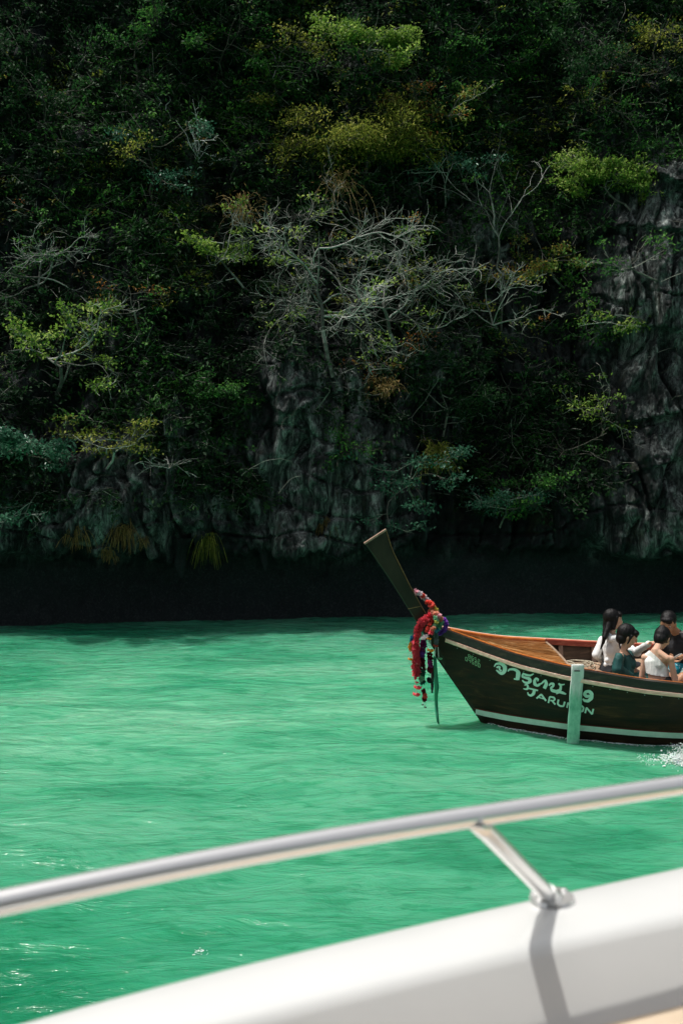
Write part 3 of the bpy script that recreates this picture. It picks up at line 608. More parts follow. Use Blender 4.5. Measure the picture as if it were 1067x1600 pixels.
# foredeck of separate planks
fd = bpart('foredeck', [(-.4, -.0, 1.16), (-.4,.01,1.16), (.92,.6,.84), (.92,-.6,.84)], np.array([[0, 3, 2, 1]]), m_deck)
NPK = 11
for i in range(NPK):
    V = []; Fq = []; n = 16; s0, s1 = -.44, .92
    for j in range(n+1):
        s = s0+(s1-s0)*j/n; hb = itp(s, BG)-.138
        if hb < .01: hb = .01
        ya, yb = -hb+2*hb*(i/NPK), -hb+2*hb*((i+1)/NPK); g_ = min(.004, hb*.05); crown = lambda y: .018*(1-(y/max(hb, .02))**2)
        z = itp(s, ZG)-.012+RNG.normal()*.0006
        for (y, dz) in ((ya+g_, 0), (yb-g_, 0), (yb-g_, -.022), (ya+g_, -.022)): V.append((s, y, z+crown(y)+dz+.0025*((i*7) % 3)))
    for j in range(n):
        for e in range(4): Fq.append([j*4+e, (j+1)*4+e, (j+1)*4+(e+1) % 4, j*4+(e+1) % 4])
    Fq.append([0, 1, 2, 3]); Fq.append([n*4+3, n*4+2, n*4+1, n*4])
    bpart('plank', V, np.array(Fq), m_deck, fd, smooth=False)
def bbox(name, x0, x1, y0, y1, z0, z1, m, parent=None, ch=.004):
    bm = bmesh.new(); bmesh.ops.create_cube(bm, size=1)
    for v_ in bm.verts: v_.co = Vector(((x0+x1)/2+v_.co.x*(x1-x0), (y0+y1)/2+v_.co.y*(y1-y0), (z0+z1)/2+v_.co.z*(z1-z0)))
    bmesh.ops.bevel(bm, geom=list(bm.edges), offset=ch, segments=1, affect='EDGES', profile=.5)
    me = bpy.data.meshes.new(name); bm.to_mesh(me); bm.free(); me.materials.append(m)
    o = bpy.data.objects.new(name, me); COL.objects.link(o); o.parent = parent or boat; return o
# deck's aft coaming
V = []
for j in range(13):
    y = -.72+1.44*j/12; z = itp(.93, ZG)-.008+.018*(1-(y/.72)**2); V += [(.925, y, z), (.955, y, z), (.955, y, z-.10), (.925, y, z-.10)]
Fq = [[j*4+e, (j+1)*4+e, (j+1)*4+(e+1) % 4, j*4+(e+1) % 4] for j in range(12) for e in range(4)]
bpart('deck_coaming', V, np.array(Fq), m_floor, smooth=False)
# inner skin, ribs, floor
V = []; SI = np.linspace(.6, 8.9, 60)
for sd in (-1, 1):
    for s in SI:
        zg = itp(s, ZG)
        for j in range(9):
            z = zg-.03-(zg-.03-.1)*j/8; V.append((s, sd*(float(hull(s, z))-.04-.006*(j % 2)), z))
Fq = []
for sd in (0, 1):
    a = np.arange(60*9).reshape(60, 9)+sd*540; qd = np.stack([a[:-1,:-1], a[1:,:-1], a[1:,1:], a[:-1,1:]], -1).reshape(-1, 4); Fq.append(qd if sd == 0 else qd[:, ::-1])
bpart('inner_planking', V, np.concatenate(Fq), m_inner)
for s in (1.16, 1.64, 2.12, 2.6, 3.2, 3.8, 4.6, 5.4, 6.4, 7.4):
    for sd in (-1, 1):
        V = []; zg = itp(s, ZG)
        for j in range(7):
            z = zg-.055-(zg-.055-.3)*j/6; y = float(hull(s, z))-.046
            for dx, dy in ((-.028, 0), (.028, 0), (.028, -.045), (-.028, -.045)): V.append((s+dx, sd*(y+dy), z))
        Fq = [[j*4+e, j*4+(e+1) % 4, (j+1)*4+(e+1) % 4, (j+1)*4+e] for j in range(6) for e in range(4)]+[[3, 2, 1, 0]]
        bpart('rib', V, np.array(Fq), m_rib, smooth=False)
FZ = .615
fl = bpart('floor_platform', [(.6, -.5, FZ-.04), (.6, .5, FZ-.04), (8.8, .7, FZ-.04), (8.8, -.7, FZ-.04)], np.array([[0, 3, 2, 1]]), m_inner)
for i in range(9):
    y0 = -1.02+i*.227
    # each board ends where the hull side comes in
    sA = next((s for s in np.linspace(.6, 3, 60) if max(abs(y0), abs(y0+.22)) < float(hull(s, FZ))-.05), 3)
    bbox('plank', sA, 8.2 if abs(y0) < .9 else 6.5, y0, y0+.221, FZ-.025, FZ+RNG.uniform(-.002, .002), m_floor, fl)
# prow blade
prof = [(-.50,.76,.05), (-.86,1.335,.05), (-1.19,1.86,.042), (-1.50,2.315,.036)]
proR = [(-.38,1.17,.05), (-.665,1.315,.05), (-.79,1.52,.048), (-.945,1.80,.044), (-1.165,2.245,.038), (-1.24,2.485,.036)]
def resamp(pts, n):
    pts = np.array(pts); d = np.r_[0, np.cumsum(np.linalg.norm(np.diff(pts[:, :2], axis=0), axis=1))]; u = np.linspace(0, d[-1], n)
    return np.stack([np.interp(u, d, pts[:, i]) for i in range(3)], 1)
Lp, Rp = resamp(prof, 18), resamp(proR, 18); V = []
for i in range(18):
    l, r_ = Lp[i], Rp[i]; h = l[2]; e = .012
    d = r_[:2]-l[:2]; d = d/np.linalg.norm(d)
    for (pt, y) in ((l[:2]+d*e, -h), (r_[:2]-d*e, -h), (r_[:2], -h+e), (r_[:2], h-e), (r_[:2]-d*e, h), (l[:2]+d*e, h), (l[:2], h-e), (l[:2], -h+e)): V.append((pt[0], y, pt[1]))
Fq = [[i*8+e, i*8+(e+1) % 8, (i+1)*8+(e+1) % 8, (i+1)*8+e] for i in range(17) for e in range(8)]
prow = bpart('prow_board', V, [np.array(Fq), np.array([list(range(7, -1, -1)), list(range(17*8, 18*8))])], m_prow, ang=25)
tl, trr = Lp[-1], Rp[-1]
dv = np.array([trr[0]-tl[0], trr[1]-tl[1]]); dv /= np.linalg.norm(dv); nv = np.array([-dv[1], dv[0]]); 
if nv[1] < 0: nv = -nv
a0 = tl[:2]-dv*.008; a1 = trr[:2]+dv*.008; V = []
for pt in (a0, a1, a1+nv*.022, a0+nv*.022):
    for y in (-.046, .046): V.append((pt[0], y, pt[1]))
bpart('prow_cap', V, np.array([[0,1,3,2], [2,3,5,4], [4,5,7,6], [6,7,1,0], [0,2,4,6], [1,7,5,3]]), m_rib, smooth=False, label='tan wooden cap on the tip of the prow')
# pale edging on the prow's inner edge
V = []
for i in range(3, 18):
    r_ = Rp[i]; l = Lp[i]; d = r_[:2]-l[:2]; d /= np.linalg.norm(d)
    for (o, y) in ((-.002, -r_[2]-.003), (.006, -r_[2]-.003), (.006, r_[2]+.003), (-.002, r_[2]+.003)): V.append((r_[0]+d[0]*o, y, r_[1]+d[1]*o))
Fq = [[i*4+e, i*4+(e+1) % 4, (i+1)*4+(e+1) % 4, (i+1)*4+e] for i in range(14) for e in range(4)]
m_edge = wood('tan_edge', (.12,.06,.02), (.22,.12,.045), (.34,.2,.08))
bpart('prow_edging', V, np.array(Fq), m_edge, smooth=False)
i7 = 8
pl, pr = Lp[i7], Rp[6]; V = []
for pt in (pl, pr):
    for dz in (-.004, .004):
        for y in (-pt[2]-.004, -pt[2]+.01): V.append((pt[0], y, pt[1]+dz))
bpart('brass_strip', V, np.array([[0,2,6,4], [0,4,5,1], [2,3,7,6], [0,1,3,2], [4,6,7,5]]), m_edge, smooth=False)
# board hung over the side
def bworld(px, py, y): return BMI @ P(px, py, y)
s_p = 0.93
tp = BMI @ P(902, 1038, BY-.93); bt = BMI @ P(896, 1157, BY-.80)
hw = .072; th = .035; V = []
yb = [-(float(hull(tp.x, .85))+.055)-.0, -(float(hull(bt.x, .1))+.13)]
for (c_, y, zz) in ((tp, yb[0]-.0, tp.z), (bt, yb[1]-.0, -.25)):
    for dx in (-hw, hw):
        for dy in (0, -th): V.append((c_.x+dx-(.02 if c_ is bt else 0), y+dy, zz))
Fq = [[0,2,3,1], [4,5,7,6], [0,4,6,2], [1,3,7,5], [0,1,5,4], [2,6,7,3]]
me = npmesh('side_board', V, np.array(Fq), False); bm = bmesh.new(); bm.from_mesh(me); bmesh.ops.recalc_face_normals(bm, faces=bm.faces)
bmesh.ops.subdivide_edges(bm, edges=[e for e in bm.edges if e.calc_length() > .5], cuts=12)
for v_ in bm.verts: v_.co.x += .003*math.sin(v_.co.z*17)
bmesh.ops.bevel(bm, geom=[e for e in bm.edges if len(e.link_faces) == 2 and e.calc_face_angle(0) > .8], offset=.004, segments=1, affect='EDGES')
bm.to_mesh(me); bm.free(); o = link('side_board', me, m_post, boat, False); o['label'] = 'white plank hanging down the side into the water, green below'
m_steel_dark = mat('dark_iron', (.05,.05,.05), .5, 1.)
bbox('cleat', tp.x-.05, tp.x+.02, yb[0]-.052, yb[0]-.036, tp.z-.075, tp.z-.062, m_steel_dark)
# rivets along the strake
mb = mat('nail_head', (.30,.34,.33), .4, .8); V = []; Fq = []
bmv = bmesh.new(); bmesh.ops.create_icosphere(bmv, subdivisions=1, radius=.008); nail = bpy.data.meshes.new('nail'); bmv.to_mesh(nail); bmv.free(); nail.materials.append(mb)
for i in range(16):
    s = -.35+i*.19; z = itp(s, ZG)-.175; o = bpy.data.objects.new('nail', nail); COL.objects.link(o); o.parent = boat; o.location = (s, -float(hull(s, z))-.002, z)

# ---- lettering
def pix2hull(px, py):
    y = BY-.5
    for i in range(25):
        q_ = BMI @ P(px, py, y); hb = float(hull(q_.x, q_.z)); tgt = (BM @ Vector((q_.x, -hb, q_.z))).y; y = .5*y+.5*tgt
    return q_.x, q_.z
def letter(ch, strokes, m, tr, parent=boat, lift=.006):
    """strokes of (X, Y, width) laid on the hull side through tr: drawing units -> photo point"""
    V, Fq = [], []
    for si, st in enumerate(strokes):
        st = np.array(st, float); d = np.r_[0, np.cumsum(np.linalg.norm(np.diff(st[:, :2], axis=0), axis=1))]
        n = max(3, int(d[-1]/5)+2); u = np.linspace(0, d[-1], n)
        # smoothed polyline
        ctr = np.stack([np.interp(u, d, st[:, i]) for i in range(3)], 1)
        for _ in range(2):
            c2_ = ctr.copy(); c2_[1:-1] = (ctr[:-2]+2*ctr[1:-1]+ctr[2:])/4; ctr = c2_
        tg = np.gradient(ctr[:, :2], axis=0); tg /= (np.linalg.norm(tg, axis=1)[:, None]+1e-9); nr = np.stack([-tg[:, 1], tg[:, 0]], 1)
        o = len(V)
        for i in range(n):
            for sgn in (1, -1):
                X_, Y_ = ctr[i, :2]+nr[i]*sgn*ctr[i, 2]*.60; s, z = pix2hull(*tr(X_, Y_))
                V.append((s, -(float(hull(s, z))+lift+.0008*si), z))
        for i in range(n-1): Fq.append([o+2*i, o+2*i+1, o+2*i+3, o+2*i+2])
    bpart('letter', V, np.array(Fq), m, parent, smooth=False)
trA = lambda X_, Y_: (765+X_/5.93, 1020+Y_/5.93)
LET = [
 [[(38,128,8),(55,102,14),(88,96,20),(118,108,26),(137,130,32),(138,156,32),(126,182,28),(106,192,24),(84,180,18),(58,158,10)], [(60,138,12),(76,126,17),(92,134,17),(84,150,13),(106,168,15)]],
 [[(164,172,8),(180,152,16),(215,150,18),(245,160,22),(262,182,34),(259,215,33),(252,250,30)], [(220,240,10),(255,246,14)]],
 [[(405,193,8),(372,210,15),(335,204,18),(300,190,14)], [(304,196,16),(299,220,18),(330,230,18),(364,240,26),(374,262,26),(350,279,20),(318,273,15),(298,252,10)], [(318,300,8),(338,290,13),(352,310,17),(346,334,18),(326,336,11),(308,330,7)]],
 [[(440,264,8),(447,244,14),(426,235,17),(411,258,22),(414,290,25),(438,304,19),(462,294,15)], [(446,292,12),(476,284,12),(498,262,14),(514,254,18),(521,290,28),(502,330,26)]],
 [[(545,304,9),(562,284,17),(588,286,20),(584,310,18),(562,322,14),(574,348,24),(612,358,24),(650,345,22),(656,306,17),(634,282,12)], [(636,286,9),(662,296,13),(690,290,8)], [(612,380,7),(642,362,18),(670,368,22),(704,382,10)]],
 [[(752,366,14),(768,342,20),(800,336,22),(824,356,26),(800,386,22),(752,408,18),(790,420,18),(836,428,18)]],
 [[(930,398,18),(892,404,24),(872,382,26),(888,358,22),(920,356,24),(940,378,30),(938,418,30),(908,446,24),(874,442,20),(858,424,12)]],
 [[(352,326,11),(400,338,13),(444,348,12)], [(412,340,24),(402,380,24),(378,396,18),(354,386,13),(348,364,9)]],
 [[(430,422,13),(474,384,15),(518,444,15)], [(452,412,9),(500,426,9)]],
 [[(540,464,12),(552,406,13),(590,412,14),(602,428,14),(588,444,12),(556,440,10)], [(572,440,12),(604,478,14)]],
 [[(634,432,14),(625,472,14),(648,492,14),(680,494,14),(692,452,14)]],
 [[(712,508,13),(722,460,13),(744,496,12),(770,474,13),(764,520,13)]],
 [[(806,490,14),(840,484,14),(866,506,14),(858,540,14),(824,544,14),(800,520,14),(806,490,14)]],
 [[(880,558,13),(892,506,13),(944,568,14),(956,518,13)]],
]
for st in LET: letter('x', st, m_mint, trA)
m_reg = noisy('registration_paint', (.22,.36,.20), (.34,.50,.30), 12, .6)
DG = {'0': [[(0,0),(1,0),(1,2),(0,2),(0,0)]], '8': [[(0,0),(1,0),(1,2),(0,2),(0,0)], [(0,1),(1,1)]], '6': [[(1,0),(0,0),(0,2),(1,2),(1,1),(0,1)]],
      '5': [[(1,0),(0,0),(0,1),(1,1),(1,2),(0,2)]], '2': [[(0,0),(1,0),(1,1),(0,1),(0,2),(1,2)]], '4': [[(0,0),(0,1),(1,1)], [(1,0),(1,2)]]}
trB = lambda X_, Y_: (700+X_/11.856, 1000+Y_/11.856)
for txt, (ox, oy) in (('8652', (370, 262)), ('04500', (318, 312))):
    for i, c_ in enumerate(txt):
        bx, by = ox+i*58, oy+i*29
        letter('x', [[(bx+p*34, by+p*16+q_*32, 9) for p, q_ in st] for st in DG[c_]], m_reg, trB)

# ---- coil of rope
def tubepath(name, pts, r, n=6, closed=False, m=None, parent=None, taper=None):
    pts = np.array(pts, float); N_ = len(pts); tg = np.gradient(pts, axis=0); tg /= (np.linalg.norm(tg, axis=1)[:, None]+1e-9)
    up = np.array([0, 0, 1.]) if abs(tg[0][2]) < .9 else np.array([1., 0, 0]); a = np.cross(tg[0], up); a /= np.linalg.norm(a); V = []
    for i in range(N_):
        a = a-tg[i]*np.dot(a, tg[i]); a /= np.linalg.norm(a); b_ = np.cross(tg[i], a); rr = r if taper is None else r*taper[i]
        for j in range(n): t = 2*math.pi*j/n; V.append(pts[i]+(a*math.cos(t)+b_*math.sin(t))*rr)
    Fq = [[i*n+j, (i+1)*n+j, (i+1)*n+(j+1) % n, i*n+(j+1) % n] for i in range(N_-1) for j in range(n)]
    V += [pts[0], pts[-1]]; e0, e1 = N_*n, N_*n+1
    Ft = [[e0, j, (j+1) % n] for j in range(n)]+[[e1, (N_-1)*n+(j+1) % n, (N_-1)*n+j] for j in range(n)]
    return link(name, npmesh(name, V, [np.array(Fq), np.array(Ft)]), m, parent)
m_rope = noisy('rope_fibre', (.30,.26,.18), (.58,.52,.40), 40, .9, bump=.5)
rp = []
c0 = BM @ Vector((1.30, .50, FZ+.02))
for i in range(260):
    t = i/260*2*math.pi*5; rr = .15+.045*math.sin(t*.37)+.03*math.sin(t*1.7); rp.append((c0.x+rr*1.25*math.cos(t)+.03*math.sin(t*.3), c0.y+rr*.9*math.sin(t), c0.z+.012*math.sin(t*2.3)+.028*(i/260)*2+.008*math.sin(t*3.1)))
rp += [(rp[-1][0]+.03*j, rp[-1][1]+.01*j*math.sin(j*.5), max(c0.z, rp[-1][2]-.01*j)) for j in range(1, 12)]
tag(tubepath('rope_coil', rp, .0075, 5, m=m_rope), 'loose coil of pale rope lying on the boards behind the foredeck', 'rope')

# ================================================================ GARLANDS
def flower_mesh(nm, layers=3, np_=9):
    V, Fq = [], []; rg = random.Random(3)
    for l in range(layers):
        z0 = (l-(layers-1)/2)*.22; R1 = 1-.12*abs(l-(layers-1)/2); c_ = len(V); V.append((0, 0, z0))
        ring = []
        for i in range(np_*2):
            a = 2*math.pi*(i+l*.5)/(np_*2); rr = R1*(1.0 if i % 2 else .72)*rg.uniform(.88, 1.1)
            V.append((rr*math.cos(a), rr*math.sin(a), z0+rg.uniform(-.38, .38)+(.12 if i % 2 else -.08))); ring.append(len(V)-1)
        for i in range(np_*2): Fq.append((c_, ring[i], ring[(i+1) % (np_*2)]))
    me = npmesh(nm, V, np.array(Fq), False); return me
GC = {'pink': (1.0,.13,.18), 'red': (1.0,.13,.10), 'white': (.78,.70,.74), 'rose': (.95,.50,.58), 'orange': (1.0,.42,.04), 'yellow': (.75,.70,.18), 'mint': (.30,.65,.42),
      'peach': (.85,.38,.26), 'cyan': (.10,.45,.65), 'purple': (.34,.12,.62), 'maroon': (.22,.015,.035), 'magenta': (.45,.05,.28), 'teal': (.03,.22,.17), 'grey': (.26,.34,.34), 'blue': (.02,.28,.50), 'black': (.015,.015,.015), 'green': (.02,.22,.11)}
GM = {}
for kx, c_ in GC.items():
    m = noisy('petal_'+kx, tuple(x*.85 for x in c_), tuple(min(.95, x*1.2) for x in c_), 30, .6, bump=.1); k = N(m)
    tr_ = k.n('ShaderNodeBsdfTranslucent'); tr_.inputs[0].default_value = (*c_, 1); mx_ = k.n('ShaderNodeMixShader'); mx_.inputs[0].default_value = .6; k.l(k.b.outputs[0], mx_.inputs[1]); k.l(tr_.outputs[0], mx_.inputs[2]); k.l(mx_.outputs[0], k.t.nodes['Material Output'].inputs[0]); me = flower_mesh('flower_'+kx); me.materials.append(m); GM[kx] = (m, me)
bmv = bmesh.new(); bmesh.ops.create_icosphere(bmv, subdivisions=1, radius=1); bead = bpy.data.meshes.new('bead'); bmv.to_mesh(bead); bmv.free()
bead.materials.append(mat('pearl_bead', (.70,.72,.68), .3))
def garland(label, path, cols, r=.046, y=12.44, step=.026, discs=(), beads=(), yb=None):
    p0 = P(*path[0], y); g = empty('flower_garland', p0, label, 'garland', 'flower garlands on the prow')
    pts = np.array([P(a, b_, y-(.03*math.sin(i*1.7) if i else 0)) for i, (a, b_) in enumerate(path)]); gi = WM(g).inverted()
    d = np.r_[0, np.cumsum(np.linalg.norm(np.diff(pts, axis=0), axis=1))]; n = max(1, int(d[-1]/step)+1)
    tgs = []
    for i in range(n+1):
        u = d[-1]*i/n; q_ = np.array([np.interp(u, d, pts[:, k_]) for k_ in range(3)]); u2 = min(d[-1], u+.01); u1 = max(0, u-.01)
        t = np.array([np.interp(u2, d, pts[:, k_])-np.interp(u1, d, pts[:, k_]) for k_ in range(3)]); ck = cols[min(len(cols)-1, int(i/(n+1)*len(cols)))]
        o = bpy.data.objects.new('flower', GM[ck][1]); COL.objects.link(o); o.parent = g
        o.location = gi @ (Vector(q_)+Vector(RNG.normal(size=3)*.004)); o.rotation_mode = 'QUATERNION'
        qq = Vector(t+RNG.normal(size=3)*.0035).to_track_quat('Z', 'Y') @ Matrix.Rotation(RNG.uniform(0, 6), 3, 'Z').to_quaternion(); o.rotation_quaternion = qq
        s = r*RNG.uniform(.85, 1.15); o.scale = (s, s, s*.82)
    for (a, b_, ck, rr) in discs:
        o = bpy.data.objects.new('tassel_flower', GM[ck][1]); COL.objects.link(o); o.parent = g; o.location = gi @ P(a, b_, y); o.scale = (rr, rr, rr*.7); o.rotation_euler = (.1, .1, 1)
    for (a0, b0, a1, b1) in beads:
        A, B = P(a0, b0, y), P(a1, b1, y); m_ = max(2, int((B-A).length/.014))
        for i in range(m_+1):
            o = bpy.data.objects.new('bead', bead); COL.objects.link(o); o.parent = g; o.location = gi @ A.lerp(B, i/m_); o.scale = (.0065,)*3
    return g
garland('long pink garland looped from the prow with two pink tassels at its end', [(674,960),(667,965),(659,973),(653,984),(650,996),(649,1008),(650,1027),(650,1057)], ['pink'], .058, 12.36, discs=((651,1066,'pink',.03), (652,1074,'pink',.058), (650,1085,'pink',.056)), beads=((650,1058,650,1084),))
garland('white and rose garland highest on the prow', [(649,925),(656,927),(662,933),(668,939)], ['rose','white','red','white','white'], .042, 12.44)
garland('bright red garland below the white one', [(666,941),(673,943),(677,950),(671,957),(676,958)], ['red','red','peach','red'], .045, 12.40)
garland('small yellow garland right of the bright red one', [(677,949),(683,953)], ['yellow'], .03, 12.38)
garland('pastel peach and mint garland round the neck of the prow', [(676,957),(684,962),(690,970),(685,979),(680,985)], ['peach','rose','peach','mint','mint','cyan'], .046, 12.34)
garland('mint garland inside the pastel loop', [(680,963),(683,970),(678,978)], ['mint','yellow','mint'], .036, 12.30)
garland('purple bead garland at the right of the bundle', [(693,966),(698,975),(694,985),(686,991)], ['purple'], .034, 12.38, .02)
garland('deep red garland in the middle of the bundle', [(676,969),(670,977),(667,987)], ['red'], .034, 12.32)
garland('peach garland ending in two orange discs on beads', [(677,980),(672,989)], ['peach','pink'], .034, 12.28, discs=((670,998,'orange',.034), (672,1016,'orange',.052)), beads=((669,999,670,1014), (672,999,673,1014)))
garland('short white garland above the magenta one', [(668,993),(664,995),(660,998)], ['white'], .026, 12.28)
garland('dusky magenta garland hanging inside the long pink one', [(662,1000),(660,1015),(659,1030),(659,1042)], ['magenta','magenta','purple','maroon','maroon'], .048, 12.42, discs=((660,1046,'maroon',.05),), beads=((660,1038,660,1046), (665,1038,665,1046)))
garland('maroon garland hanging below the orange discs', [(671,1020),(672,1033),(671,1048)], ['maroon','magenta','maroon'], .04, 12.36, beads=((672,1036,672,1043),))
garland('silver grey garland with a red disc and bead strings', [(680,992),(682,1000),(681,1007)], ['grey'], .034, 12.34, discs=((680,1009,'red',.036), (679,1030,'teal',.03), (687,1029,'mint',.034)), beads=((680,1012,679,1026), (684,1012,685,1026)))
garland('teal paper garland below the dusky magenta one', [(661,1050),(658,1058),(661,1066)], ['teal','mint','teal'], .042, 12.40)
garland('dark red garland end with black tassels lowest on the left', [(660,1078),(664,1086),(662,1093)], ['maroon','red','maroon'], .036, 12.40, .024, discs=((660,1101,'black',.018), (664,1105,'black',.02)), beads=((661,1094,660,1100), (663,1094,664,1104)))
garland('blue and orange garland at the left edge of the bundle', [(647,993),(644,998),(642,1006),(642,1016)], ['blue','orange','orange'], .036, 12.38, discs=((641,1030,'orange',.04),), beads=((640,1017,640,1028), (643,1017,643,1028)))
garland('dark green tassel on two bead strings beside the ribbon', [(670,1062),(671,1064)], ['black'], .038, 12.38, beads=((670,1050,670,1060), (673,1050,673,1060)))
def ribbon(label, pts, y, m):
    V = []; n = 40; pts = np.array(pts, float); u = np.linspace(0, len(pts)-1, n)
    for i, t in enumerate(u):
        a, b_, wd = (np.interp(t, range(len(pts)), pts[:, k_]) for k_ in range(3)); yy = y+.02*math.sin(i*.35)
        L_, R_ = P(a-wd/2, b_, yy-.01*math.sin(i*.2)), P(a+wd/2, b_, yy+.012)
        V += [L_, R_, R_+Vector((0, .002, 0)), L_+Vector((0, .002, 0))]
    Fq = [[i*4+e, i*4+(e+1) % 4, (i+1)*4+(e+1) % 4, (i+1)*4+e] for i in range(n-1) for e in range(4)]
    return tag(link('ribbon', npmesh('ribbon', V, np.array(Fq)), m), label, 'ribbon')
m_rg = noisy('green_satin', (.015,.16,.09), (.03,.30,.16), 8, .4, (3,3,.5)); m_rd = noisy('black_red_satin', (.02,.008,.012), (.06,.015,.02), 8, .4)
ribbon('long dark green satin ribbon hanging lowest from the prow', [(679,1025,4), (680,1045,6), (682,1074,7), (681,1090,5), (682,1112,5), (684,1127,4), (686,1134,1)], 12.42, m_rg)
ribbon('short blackish ribbon left of the green ribbon', [(676,1040,4), (675,1065,5), (675,1083,3)], 12.43, m_rd)

# ================================================================ PEOPLE
FOLD = {'hooded_top': (.009, (9,9,3)), 'dress': (.012, (12,12,2)), 'black_shirt': (.010, (8,8,4)), 'hair': (.0035, (40,40,6)), 'one_shoulder_top': (.003, (20,20,3)), 'patterned_shorts': (.01, (8,8,8)), 'trousers': (.008, (8,8,8)), 'hood': (.008, (12,12,12)), 'shorts': (.005, (14,14,14))}
def blob(name, items, m, parent, vox=.007, smooth=4, vmix=None):
    """closed capsules/ellipsoids fused into one continuous skin by voxel remeshing"""
    bm = bmesh.new()
    for it in items:
        if it[0] == 'c':
            _, a, b_, ra, rb = it; a, b_ = Vector(a), Vector(b_); d = b_-a; Ln = max(d.length, 1e-4); q_ = d.to_track_quat('Z', 'Y'); n, rings = 12, 5
            st = []
            for i in range(rings): t = math.pi/2*(1-i/rings); st.append((-ra*math.sin(t), ra*math.cos(t)))
            for i in range(rings+1): t = math.pi/2*i/rings; st.append((Ln+rb*math.sin(t), rb*math.cos(t)))
            prev = None; first = None
            for (z, r_) in st:
                ring = [bm.verts.new(a+q_ @ Vector((max(r_, 1e-4)*math.cos(2*math.pi*j/n), max(r_, 1e-4)*math.sin(2*math.pi*j/n), z))) for j in range(n)]
                if prev:
                    for j in range(n): bm.faces.new((prev[j], prev[(j+1) % n], ring[(j+1) % n], ring[j]))
                else: first = ring
                prev = ring
            bm.faces.new(first[::-1]); bm.faces.new(prev)
        else:
            _, c_, rad, rot = it
            mt = Matrix.Translation(c_) @ rot.to_4x4() @ Matrix.Diagonal((*rad, 1)); bmesh.ops.create_uvsphere(bm, u_segments=18, v_segments=12, radius=1, matrix=mt)
    me = bpy.data.meshes.new(name); bm.to_mesh(me); bm.free(); o = bpy.data.objects.new(name, me); COL.objects.link(o)
    r_ = o.modifiers.new('r', 'REMESH'); r_.mode = 'VOXEL'; r_.voxel_size = vox; r_.use_smooth_shade = True
    s_ = o.modifiers.new('s', 'SMOOTH'); s_.factor = .5; s_.iterations = smooth
    bpy.context.view_layer.update()
    m2 = bpy.data.meshes.new_from_object(o.evaluated_get(bpy.context.evaluated_depsgraph_get())); m2.name = name
    bpy.data.objects.remove(o); bpy.data.meshes.remove(me)
    if name in FOLD:
        am, f3 = FOLD[name]; nv_ = len(m2.vertices); co = np.zeros(nv_*3, np.float32); m2.vertices.foreach_get('co', co); co = co.reshape(-1, 3); no = np.zeros(nv_*3, np.float32); m2.vertex_normals.foreach_get('vector', no); no = no.reshape(-1, 3)
        wv = perlin(co[:, 0]*f3[0]+.8*perlin(co[:, 0]*4, co[:, 1]*4, co[:, 2]*4), co[:, 1]*f3[1], co[:, 2]*f3[2]); wv = wv if name == 'hair' else 1-2*np.abs(wv)
        co = co+no*(am*wv)[:, None]; m2.vertices.foreach_set('co', co.ravel()); m2.update()
    m2.materials.clear(); m2.materials.append(m)
    o2 = link(name, m2, None, parent); return o2
I3 = Matrix.Identity(3)
m_skin = noisy('skin', (.58,.34,.23), (.66,.41,.29), 4, .5, bump=.05, spec=.35); N(m_skin).b.inputs['Subsurface Weight'].default_value = .12; N(m_skin).b.inputs['Subsurface Scale'].default_value = .02
m_skin2 = noisy('tanned_skin', (.40,.20,.11), (.48,.25,.15), 4, .5, bump=.05, spec=.35)
m_hair = noisy('black_hair', (.003,.003,.0035), (.009,.008,.008), 3, .48, (30,30,2), .6, .004, spec=.22)
m_white = noisy('white_knit', (.72,.73,.72), (.85,.86,.84), 12, .85, bump=.5, bdist=.004)
m_top = noisy('white_ribbed_top', (.66,.68,.64), (.78,.79,.76), 30, .8, (1,1,8), .4, .003)
m_teal = noisy('teal_dress_cloth', (.004,.048,.046), (.010,.10,.09), 6, .65, bump=.3, bdist=.01)
m_black = noisy('black_tee', (.008,.009,.011), (.018,.019,.023), 5, .8, bump=.4, bdist=.01)
m_blackp = noisy('charcoal_trousers', (.012,.014,.018), (.03,.034,.04), 5, .85)
m_denim = noisy('pale_denim', (.16,.36,.44), (.34,.55,.60), 14, .8)
m_shorts = noisy('teal_pattern_shorts', (.0,.20,.26), (.60,.72,.72), 16, .7, lo=.52, hi=.60)
m_mintsh = noisy('pale_mint_cloth', (.42,.62,.54), (.56,.72,.65), 6, .8)
m_lip = mat('lips', (.36,.10,.09), .45); m_eye = mat('eye_dark', (.02,.012,.01), .15); m_eyew = mat('eye_white', (.7,.68,.65), .2)
m_logo = mat('white_print', (.7,.7,.7), .7); m_phone = mat('phone_case', (.75,.76,.76), .25)
HK = 1.13
def frame(yaw, pitch=0, roll=0):
    """columns: forward (face), left, up; yaw from +x counter-clockwise, pitch positive looks down"""
    return (Matrix.Rotation(R(yaw), 3, 'Z') @ Matrix.Rotation(R(pitch), 3, 'Y') @ Matrix.Rotation(R(roll), 3, 'X'))
